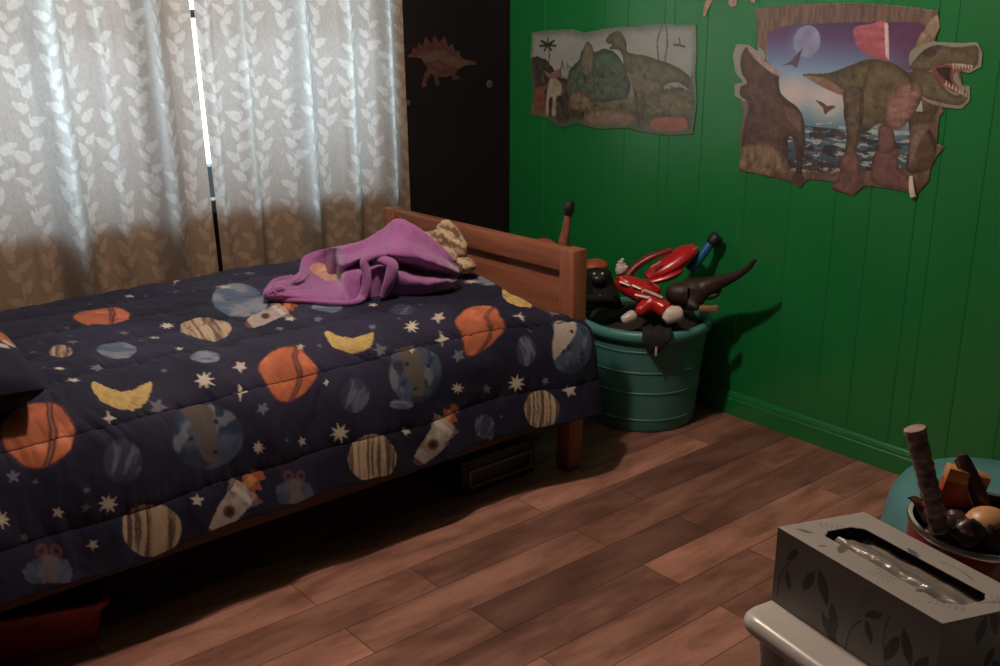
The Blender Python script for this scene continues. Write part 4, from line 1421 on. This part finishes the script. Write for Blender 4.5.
# red toy figure with white boots
M_TR = mat('red_toy_plastic', (.50, .016, .022), .28, .06, coat=.3)
M_TW = mat('white_toy_plastic', (.62, .54, .48), .35, .05)
fig = thing('toy_figure', 'red toy figure with white boots and glove sprawled over the front of the tub', 'toy', (2.66, 2.40, .42))
pel, che, sho, nek = T(345, 478, 3.63), T(275, 430, 3.69), T(215, 398, 3.73), T(180, 380, 3.745)
kL, aL = T(300, 515, 3.60), T(268, 540, 3.585)
kR, aR = T(395, 515, 3.60), T(420, 532, 3.585)
skinned('body', [[(pel, .029), (che, .034), (sho, .030), (nek, .018)], [(pel, .029), (T(318, 500, 3.615), .021), (kL, .018), (aL, .015)], [(pel, .029), (T(375, 500, 3.61), .025), (kR, .026), (aR, .024)],
                 [(sho, .030), (T(195, 372, 3.72), .016), (T(192, 352, 3.72), .012)], [(che, .034), (T(330, 412, 3.72), .017), (T(385, 440, 3.71), .014)]], M_TR, fig)
skinned('boot', [[(aL, .017), (T(240, 555, 3.575), .017), (T(210, 570, 3.57), .014), (T(196, 576, 3.57), .010)]], M_TW, fig)['label'] = 'white boot'
skinned('boot', [[(aR, .024), (T(440, 545, 3.575), .025), (T(468, 538, 3.575), .023), (T(488, 532, 3.58), .018)], [(T(440, 545, 3.575), .025), (T(400, 572, 3.57), .015)]], M_TW, fig)['label'] = 'white boot'
hd = T(190, 345, 3.72)
gl_ = [[(T(192, 352, 3.72), .012), (hd, .013), (T(188, 325, 3.72), .014)]]
for fx, fy in ((176, 303), (188, 288), (204, 276), (216, 300)):
    gl_.append([(T(188, 325, 3.72), .014), (T((188 + fx) / 2 + 3, (325 + fy) / 2, 3.72), .007), (T(fx, fy, 3.715), .005)])
gl_.append([(hd, .013), (T(212, 330, 3.715), .007), (T(224, 312, 3.71), .005)])
skinned('glove', gl_, M_TW, fig)['label'] = 'white glove with spread fingers'
for (x0, y0, x1, y1, w, dd) in ((190, 388, 238, 408, 13, 3.685), (248, 405, 292, 424, 13, 3.652), (305, 428, 392, 465, 16, 3.615), (262, 450, 330, 466, 15, 3.618)):
    a_, b_ = T(x0, y0, dd), T(x1, y1, dd - .016)
    MB().tube([a_, (a_ + b_) / 2, b_], [w / 4.756 * .0032 * .8] * 3, 8, 6, .6).build('chest_bar', M_TW, fig)['label'] = 'white chest bar'

# glossy red toy wing behind the figure
rt = thing('toy_wing', 'glossy red forked plastic toy lying behind the red figure in the tub', 'toy', (2.80, 2.5, .45))
MB().tube([T(318, 370, 3.80), T(370, 340, 3.81), T(440, 298, 3.82), T(505, 252, 3.83), T(548, 228, 3.84)], [.024, .046, .056, .050, .026], 14, 26, .6).build('blade', M_TR, rt)
MB().tube([T(325, 390, 3.78), T(390, 374, 3.78), T(450, 350, 3.785), T(486, 328, 3.79)], [.014, .023, .025, .012], 12, 20, .6).build('blade', M_TR, rt)
MB().tube([T(226, 358, 3.82), T(270, 312, 3.83), T(340, 270, 3.83), T(436, 236, 3.83)], [.016, .018, .016, .010], 12, 24, .8).build('arm', mat('dark_red_toy_plastic', (.22, .015, .02), .35), rt)['label'] = 'dark red curved arm'
MB().tube([T(335, 322, 3.765), T(375, 300, 3.765), T(384, 290, 3.77)], [.004, .006, .003], 8, 8).build('stripe', mat('pink_toy_plastic', (.62, .22, .2), .3), rt)

# blue tube with a black end
bt_ = thing('toy_torch', 'blue toy tube with a black end sticking out of the tub against the green wall', 'toy', (2.9, 2.4, .45))
pa, pb2, pc2 = T(520, 335, 3.83), T(622, 208, 3.835), T(660, 168, 3.84)
MB().tube([pa, pa + (pb2 - pa) * .33, pa + (pb2 - pa) * .66, pb2], [.018, .018, .017, .016], 16, 16).build('tube', mat('blue_toy_plastic', (.015, .12, .33), .3), bt_)
MB().tube([pb2 - (pb2 - pa) * .03, pb2 + (pc2 - pb2) * .2, pb2 + (pc2 - pb2) * .7, pc2], [.018, .024, .026, .020], 16, 12).build('end_cap', mat('black_toy_rubber', (.010, .010, .012), .5), bt_)['label'] = 'black end'

# dark dinosaur, tail in the air
M_DN = mat('dark_brown_dinosaur_rubber', (.034, .017, .013), .5, .3, 30)
dn = thing('toy_dinosaur', 'dark brown toy dinosaur in the tub with its long tail in the air', 'toy', (2.84, 2.34, .42))
hp = T(545, 435, 3.71)
skinned('body', [[(hp, .038), (T(600, 414, 3.69), .030), (T(670, 388, 3.65), .020), (T(740, 362, 3.60), .013), (T(800, 325, 3.56), .009), (T(838, 278, 3.53), .005)],
                 [(hp, .038), (T(500, 445, 3.71), .042), (T(455, 450, 3.71), .036), (T(410, 420, 3.73), .024)],
                 [(hp, .038), (T(565, 475, 3.66), .022), (T(530, 505, 3.64), .014), (T(570, 518, 3.625), .011)]], M_DN, dn)
skinned('foot', [[(T(560, 516, 3.63), .011), (T(610, 518, 3.63), .010), (T(662, 508, 3.635), .006)], [(T(610, 518, 3.63), .010), (T(655, 528, 3.62), .004)]], mat('tan_toy_rubber', (.26, .14, .06), .5), dn)['label'] = 'tan clawed foot'
skinned('arm', [[(T(560, 440, 3.69), .013), (T(610, 462, 3.67), .010), (T(650, 452, 3.66), .008), (T(672, 424, 3.66), .004)]], M_DN, dn)

# black ape toy by the bed post, orange cap behind it
ape = thing('toy_ape', 'black shiny-eyed toy ape sitting in the tub next to the bed post', 'toy', (2.62, 2.58, .40))
M_AP = mat('black_toy_fur', (.009, .008, .008), .8, .3, 40, spec=.2)
hA = T(82, 352, 3.72)
skinned('body', [[(T(95, 505, 3.70), .062), (T(95, 445, 3.72), .066), (T(88, 398, 3.73), .042), (hA, .044), (hA + (0, 0, .020), .034)], [(T(95, 445, 3.72), .066), (T(150, 460, 3.69), .028), (T(178, 520, 3.67), .024)], [(T(95, 445, 3.72), .066), (T(45, 470, 3.70), .028), (T(30, 530, 3.68), .024)]], M_AP, ape)
MB().ball(T(86, 375, 3.675), (.026, .024, .020), None, 3).build('muzzle', mat('dark_toy_muzzle', (.02, .016, .015), .4), ape)
for x in (68, 106):
    MB().ball(T(x, 351, 3.668), .0050, None, 2).build('eye', mat('glassy_toy_eye', (.6, .6, .55), .08), ape)['label'] = 'shiny pale eye'
for x, y in ((95, 455), (118, 456)):  # glints on the black fur, set as small grey beads
    MB().ball(T(x, y, 3.648), .004, None, 2).build('glint_bead', mat('grey_toy_glint', (.18, .18, .18), .2), ape)
oc = thing('toy_hat', 'orange-red peaked toy cap behind the black ape in the tub', 'toy', tuple(T(72, 330, 3.80)))
M_OC = mat('orange_toy_plastic', (.34, .065, .025), .5)
MB().ball(T(72, 316, 3.80), (.052, .046, .028), None, 3).build('crown', M_OC, oc)
MB().tube([T(20, 328, 3.78), T(72, 345, 3.765), T(122, 330, 3.775)], [.010, .013, .008], 10, 14, .5).build('peak', M_OC, oc)

# toy sword standing behind the footboard
sw = thing('toy_sword', 'brown and red toy sword with a black tip standing upright behind the footboard', 'toy', (2.46, 2.74, 0))
bt0, tp0 = np.array([2.45, 2.70, .0]), at_x(568.5, 212, 2.52)
tt = lambda k: bt0 + (tp0 - bt0) * k
m = MB().tube([tt(0), tt(.3), tt(.75)], [.018, .018, .017], 12, 10)
m.build('blade', mat('brown_toy_plastic', (.13, .05, .035), .4), sw)
MB().tube([tt(.75), tt(.8), tt(.86), tt(.93), tt(1)], [.019, .015, .019, .014, .013], 12, 20).build('grip', mat('red_grey_toy_grip', (.26, .085, .065), .4, .5, 40), sw)
MB().tube([tt(.985), tt(1.02), tt(1.05)], [.015, .020, .014], 12, 8).build('tip', mat('black_toy_tip', (.012, .011, .012), .4), sw)['label'] = 'black tip'
gp = at_x(546, 243, 2.52)
MB().tube([gp + (-.035, .03, -.002), gp, tt(.82), tt(.82) + (.03, -.03, 0)], [.012, .017, .013, .010], 12, 16).build('guard', mat('red_toy_guard', (.34, .05, .04), .4), sw)['label'] = 'red guard'

# ------------------------------------------------------------------ white side table, tissue box, red pot
TZ = .742
tx0, tx1, ty0, ty1 = 1.006, 1.44, .16, .716
tb = thing('side_table', 'small white side table with a rounded edge under the tissue box', 'table', ((tx0 + tx1) / 2, (ty0 + ty1) / 2, 0))
TROT = (math.radians(-11), tx0, ty1)
M_WT = mat('white_gloss_paint', (.58, .54, .50), .28, .04, 5)
rects = []
for k in range(9):                                            # bull-nosed top
    a = math.pi * k / 8 - math.pi / 2
    ins = .014 * (1 - math.cos(a))
    rects.append((tx0 + ins, tx1 - ins, ty0 + ins, ty1 - ins, TZ - .014 + .014 * math.sin(a), .03))
R_ = shell(rects)
m = MB().grid(R_, True)
m.F.append(tuple(range(28)))
m.F.append(tuple(8 * 28 + i for i in range(28)))
m.rotz(*TROT).build('table_top', M_WT, tb)
MB().bx(tx0 + .03, tx1 - .03, ty0 + .03, ty1 - .03, TZ - .12, TZ - .028, .004).rotz(*TROT).build('apron', M_WT, tb)
lg = [(.0, 0), (.013, 0), (.017, .02), (.014, .05), (.018, .30), (.022, .50), (.017, .56), (.026, .575), (.017, .59), (.024, .62), (.024, TZ - .03), (0, TZ - .03)]
for x in (tx0 + .042, tx1 - .042):
    for y in (ty0 + .042, ty1 - .042):
        MB().lathe(lg, (x, y, 0), 24).rotz(*TROT).build('leg', M_WT, tb)

# tissue box: grey with a leaf print, long slot with clear film
BZ = .85
fl = np.array(at_z(778, 527, BZ))
nl = np.array(at_z(943, 624, BZ))
fr_ = np.array(at_z(864, 512, BZ))
dl = (nl - fl) / np.linalg.norm(nl - fl)
dw = fr_ - fl
BW = float(np.linalg.norm(dw))
dw = dw / np.linalg.norm(dw)
BL = float(np.linalg.norm(nl - fl))
BH = BZ - TZ
Lp = lambda a, b_, z: fl + dl * a + dw * b_ + ZZ * (z - BZ)
tis = thing('tissue_box', 'grey leaf-patterned tissue box with a long open slot on the white table', 'tissue box', tuple(Lp(BL / 2, BW / 2, TZ)))
M_BOX = print_mat('grey_printed_card', .45, .4, 0, 0)
st = .0016


def card(o_, e1, e2, L1, L2, seed, leaves, tint, hole=None, flip=False):
    n1_, n2_ = int(L1 / st), int(L2 / st)
    A_, B_ = np.meshgrid(np.linspace(0, L1, n1_), np.linspace(0, L2, n2_), indexing='ij')
    cl_ = np.tile(np.array(tint), (n1_ * n2_, 1))
    a_, b_ = A_.ravel(), B_.ravel()
    dark = np.array(tint) * .32
    for (lx, ly, ang, ln, kind) in leaves:
        p = (a_ - lx) * math.cos(ang) + (b_ - ly) * math.sin(ang)
        q = -(a_ - lx) * math.sin(ang) + (b_ - ly) * math.cos(ang)
        t_ = p / ln
        if kind == 'leaf':
            cl_[(t_ > 0) & (t_ < 1) & (np.abs(q) < ln * .17 * np.sin(np.pi * np.clip(t_, 0, 1)) ** .8)] = dark
        elif kind == 'dots':
            mm = (t_ > 0) & (t_ < 1) & (np.abs(q) < ln * .3) & (((p * 160 % 1) - .5) ** 2 + ((q * 160 % 1) - .5) ** 2 < .07)
            cl_[mm] = np.array(tint) * .5
        elif kind == 'stem':
            cl_[(t_ > 0) & (t_ < 1) & (np.abs(q - ln * .18 * np.sin(t_ * 2.4)) < .0010)] = dark
    P3_ = o_ + A_[..., None] * e1 + B_[..., None] * e2
    if hole is None:
        return MB().grid(P3_), cl_
    # cut the slot
    ha0, ha1, hb0, hb1 = hole
    idx = np.arange(n1_ * n2_).reshape(n1_, n2_)
    ca, cb_ = (A_[:-1, :-1] + A_[1:, 1:]) / 2, (B_[:-1, :-1] + B_[1:, 1:]) / 2
    sk = (cb_ - (hb0 + hb1) / 2)
    rr2 = (hb1 - hb0) / 2
    endin = np.minimum(ca - ha0, ha1 - ca)
    kill = (endin > 0) & (np.abs(sk) < np.minimum(rr2, rr2 * .55 + endin * 1.2))
    I_, J_ = np.nonzero(~kill)
    F_ = np.c_[idx[I_, J_], idx[I_ + 1, J_], idx[I_ + 1, J_ + 1], idx[I_, J_ + 1]]
    return MB().add(P3_.reshape(-1, 3), [tuple(x) for x in F_.tolist()]), cl_


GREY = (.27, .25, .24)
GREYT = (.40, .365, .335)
rl = random.Random(3)
ev = [(.052, .042, 1.15, .040, 'leaf'), (.074, .086, -1.15, .048, 'leaf'), (.100, .052, -1.35, .045, 'leaf'), (.085, .030, -.85, .045, 'leaf'), (.128, .0, 1.1, .055, 'stem'), (.02, .07, .9, .030, 'leaf'), (.030, .03, 1.9, .028, 'leaf'),
      (.150, .06, .6, .03, 'leaf'), (.185, .02, 1.2, .045, 'leaf'), (.205, .075, -1.2, .045, 'leaf'), (.225, .03, 1.0, .035, 'leaf'), (.165, .03, 2.0, .03, 'leaf'), (.010, .01, 1.2, .06, 'stem'), (.19, .01, 1.5, .07, 'stem'), (.14, .07, 1.0, .03, 'dots')]
tv = [(.012, .018, .5, .020, 'leaf'), (.012, .050, .9, .03, 'dots'), (.085, .018, 2.2, .034, 'leaf'), (.130, .022, .2, .034, 'dots'), (.190, .028, 1.9, .022, 'leaf'), (.205, .030, .6, .036, 'dots'), (.225, .085, .9, .036, 'dots'),
      (.10, .104, -.3, .026, 'leaf'), (.14, .112, -.2, .05, 'stem'), (.23, .07, .9, .05, 'stem'), (.06, .008, 1.3, .012, 'leaf')]
HOLE = (.030, BL - .024, .036, BW - .036)
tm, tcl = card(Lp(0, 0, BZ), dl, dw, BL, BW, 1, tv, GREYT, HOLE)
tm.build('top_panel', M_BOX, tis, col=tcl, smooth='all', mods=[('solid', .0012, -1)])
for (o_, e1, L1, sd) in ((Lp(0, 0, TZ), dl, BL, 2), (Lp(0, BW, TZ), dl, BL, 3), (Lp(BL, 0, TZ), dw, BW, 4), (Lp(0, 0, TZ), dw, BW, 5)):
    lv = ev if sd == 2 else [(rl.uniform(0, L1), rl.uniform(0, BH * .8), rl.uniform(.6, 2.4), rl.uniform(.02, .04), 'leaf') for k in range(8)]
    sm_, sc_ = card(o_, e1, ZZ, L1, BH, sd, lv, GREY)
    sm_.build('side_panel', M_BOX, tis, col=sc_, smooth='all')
MB().add([Lp(0, 0, TZ + .001), Lp(BL, 0, TZ + .001), Lp(BL, BW, TZ + .001), Lp(0, BW, TZ + .001)], [(0, 1, 2, 3)]).build('bottom_panel', mat('brown_card', (.10, .07, .05), .8), tis)
gA, gB = np.meshgrid(np.linspace(HOLE[0] - .006, HOLE[1] + .006, 120), np.linspace(HOLE[2] - .006, HOLE[3] + .006, 40), indexing='ij')
fb = (gB - HOLE[2]) / (HOLE[3] - HOLE[2])
fz = BZ - .006 - .024 * np.exp(-((fb - .0) / .15) ** 2) + .006 * np.exp(-((fb - .36) / .10) ** 2) - .006 * sstep(.5, 1, fb) - .03 * sstep(.05, .0, (gA - HOLE[0]) / (HOLE[1] - HOLE[0])) + .006 * (fbm(gA * 40, gB * 90, 5, 3) - .5) - .004
film, nt, pbs = new_mat('clear_plastic_film')
pbs.inputs['Base Color'].default_value = (.27, .235, .205, 1)
pbs.inputs['Roughness'].default_value = .12
pbs.inputs['Specular IOR Level'].default_value = .9
wn = nt.nodes.new('ShaderNodeTexNoise')
wn.inputs['Scale'].default_value = 55
bpn = nt.nodes.new('ShaderNodeBump')
bpn.inputs['Strength'].default_value = .25
bpn.inputs['Distance'].default_value = .004
nt.links.new(wn.outputs['Fac'], bpn.inputs['Height'])
nt.links.new(bpn.outputs['Normal'], pbs.inputs['Normal'])
MB().grid(fl + gA[..., None] * dl + gB[..., None] * dw + (fz - BZ)[..., None] * ZZ).build('slot_film', film, tis, smooth='all')['label'] = 'shiny creased plastic film in the slot'

# red pot with a silver rim behind the tissue box
PT = .832
PC = np.array(at_z(986, 522, PT))[:2]
PR = float(np.linalg.norm(at_z(908, 509, PT)[:2] - PC)) / 1.02
PD = float(PC @ F2[:2])
pot = thing('cooking_pot', 'dark red pot with a silver rim behind the tissue box, holding toys', 'pot', (PC[0], PC[1], TZ))
M_POT = mat('dark_red_enamel', (.26, .014, .016), .25, .05, coat=.5)
z = TZ
MB().lathe([(0, z), (PR * .90, z), (PR * .97, z + .008), (PR, z + .03), (PR, PT - .006), (PR * .965, PT - .006), (PR * .95, z + .03), (PR * .9, z + .01), (0, z + .01)], (*PC, 0), 56).build('body', M_POT, pot)
MB().lathe([(PR * .955, PT - .008), (PR * 1.02, PT - .008), (PR * 1.035, PT - .003), (PR * 1.02, PT + .001), (PR * .96, PT), (PR * .955, PT - .008)], (*PC, 0), 56).build('rim', mat('silver_rim_metal', (.55, .50, .46), .25, .05, metal=.9), pot)['label'] = 'silver rim'

K = lambda x, y, d: np.array(at_d(890 + x / 4.755, 410 + y / 4.755, PD + d))       # a place seen in the photo + distance from the pot's axis
# patterned paper roll
r0, r1 = K(238, 575, -.045), K(118, 90, -.03)
rl_ = thing('wrapped_roll', 'brown wrinkled roll standing tall in the red pot, leaning left', 'roll', tuple(r0))
ks = np.linspace(0, 1, 90)
rad = .0125 + .0018 * (vn(ks * 24, ks * 0, 3) - .5) + .0006 * np.sin(ks * 70)
m = MB().tube([r0 + (r1 - r0) * k for k in ks], rad, 24)
m.build('roll', mat('brown_patterned_paper', (.22, .125, .105), .5, .6, 60, .6, 90), rl_)
MB().tube([r1 + (r1 - r0) * -.03, r1 + (r1 - r0) * .006], [.0142, .0134], 24, 6).build('end_fold', mat('pale_folded_paper', (.36, .23, .20), .5, .4, 70), rl_)
# orange card box
ob = thing('card_packet', 'orange and red card packet standing at the back of the red pot', 'packet', tuple(K(310, 520, .05)))
c_ = K(318, 432, .045)
Rz = Matrix.Rotation(math.radians(-52), 3, 'Z') @ Matrix.Rotation(math.radians(12), 3, 'Y')
MB().box(c_, (.055, .022, .085), .002, Rz).build('carton', mat('red_orange_card', (.38, .055, .025), .4, .3, 14), ob)
MB().box(Vector(c_) + Rz @ Vector((0, 0, .038)), (.0555, .0225, .020), .002, Rz).build('flap', mat('orange_card', (.58, .24, .07), .45, .2), ob)['label'] = 'orange flap'
# dark oval brush
br_ = thing('hair_brush', 'dark brown oval brush leaning in the red pot near the picture edge', 'brush', tuple(K(430, 540, .04)))
b0, b1 = K(452, 500, .02), K(338, 205, .05)
MB().tube([b0 + (b1 - b0) * k for k in (-.25, 0, .2, .5, .8, .95, 1.0)], [.008, .011, .014, .0135, .011, .008, .003], 18, 40, .6).build('brush_back', mat('dark_glossy_brown', (.075, .028, .025), .22, .1), br_)
MB().tube([b0 + (b1 - b0) * k + RT * -.0115 for k in (.05, .3, .6, .9)], .0018, 8, 20).build('edge_strip', mat('pale_edge_strip', (.30, .22, .20), .3), br_)
# peach ball, dark scraps
hd_ = thing('ball', 'peach ball sitting in the red pot at the picture edge', 'ball', tuple(K(460, 590, -.02)))
MB().ball(K(468, 545, -.02), (.030, .030, .023), None, 4).build('ball_body', mat('peach_plastic', (.60, .30, .14), .4, .08), hd_)
MB().tube([K(392, 560, -.03), K(430, 575, -.044), K(500, 580, -.046)], [.003, .004, .003], 8, 12).build('seam_ridge', mat('dark_peach_plastic', (.40, .17, .08), .4), hd_)
G = [[K(x, y, d) for x, y, d in row] for row in (((82, 418, -.02), (115, 410, .0), (145, 428, .02)), ((108, 440, -.022), (138, 443, .0), (162, 455, .02)), ((138, 490, -.022), (158, 490, .0), (178, 490, .02)), ((165, 545, -.02), (178, 545, .0), (200, 540, .02)))]
tag(MB().grid(patch(G, 24, 16)).build('plastic_scrap', mat('black_shiny_plastic', (.015, .012, .012), .25), smooth='all', mods=[('solid', .0015, 1)]), 'black pointed plastic scrap poking over the left rim of the red pot', 'plastic scrap')
m = MB()
for (x, y, d, r_, s_) in ((300, 570, -.03, .026, 1), (375, 590, -.055, .022, 2), (250, 580, -.03, .018, 3), (340, 545, .02, .028, 4), (450, 600, -.03, .03, 6), (470, 560, .04, .03, 7), (230, 540, .03, .022, 8)):
    m.ball(K(x, y, d), (r_, r_, r_ * .8), None, 3, .4, s_)
tag(m.build('crumpled_wrapper', mat('dark_brown_wrapper', (.05, .024, .02), .35, .4, 40, .5, 60), smooth='all'), 'dark brown crumpled wrapper filling the red pot between roll and ball', 'wrapper')

# teal round tub upside down on the floor by the green wall
TL = np.array([2.700, 1.115])
pf = [(0, .245), (.12, .243), (.195, .236), (.235, .215), (.256, .18), (.268, .13), (.280, .02), (.284, 0), (.276, 0), (.262, .12), (.24, .18), (.2, .215), (.12, .230), (0, .233)]
o = MB().lathe(pf, (*TL, 0), 64).build('upturned_basin', mat('turquoise_plastic', (.12, .33, .34), .4, .1, 5))
tag(o, 'turquoise round plastic basin upside down on the floor by the green wall', 'basin')
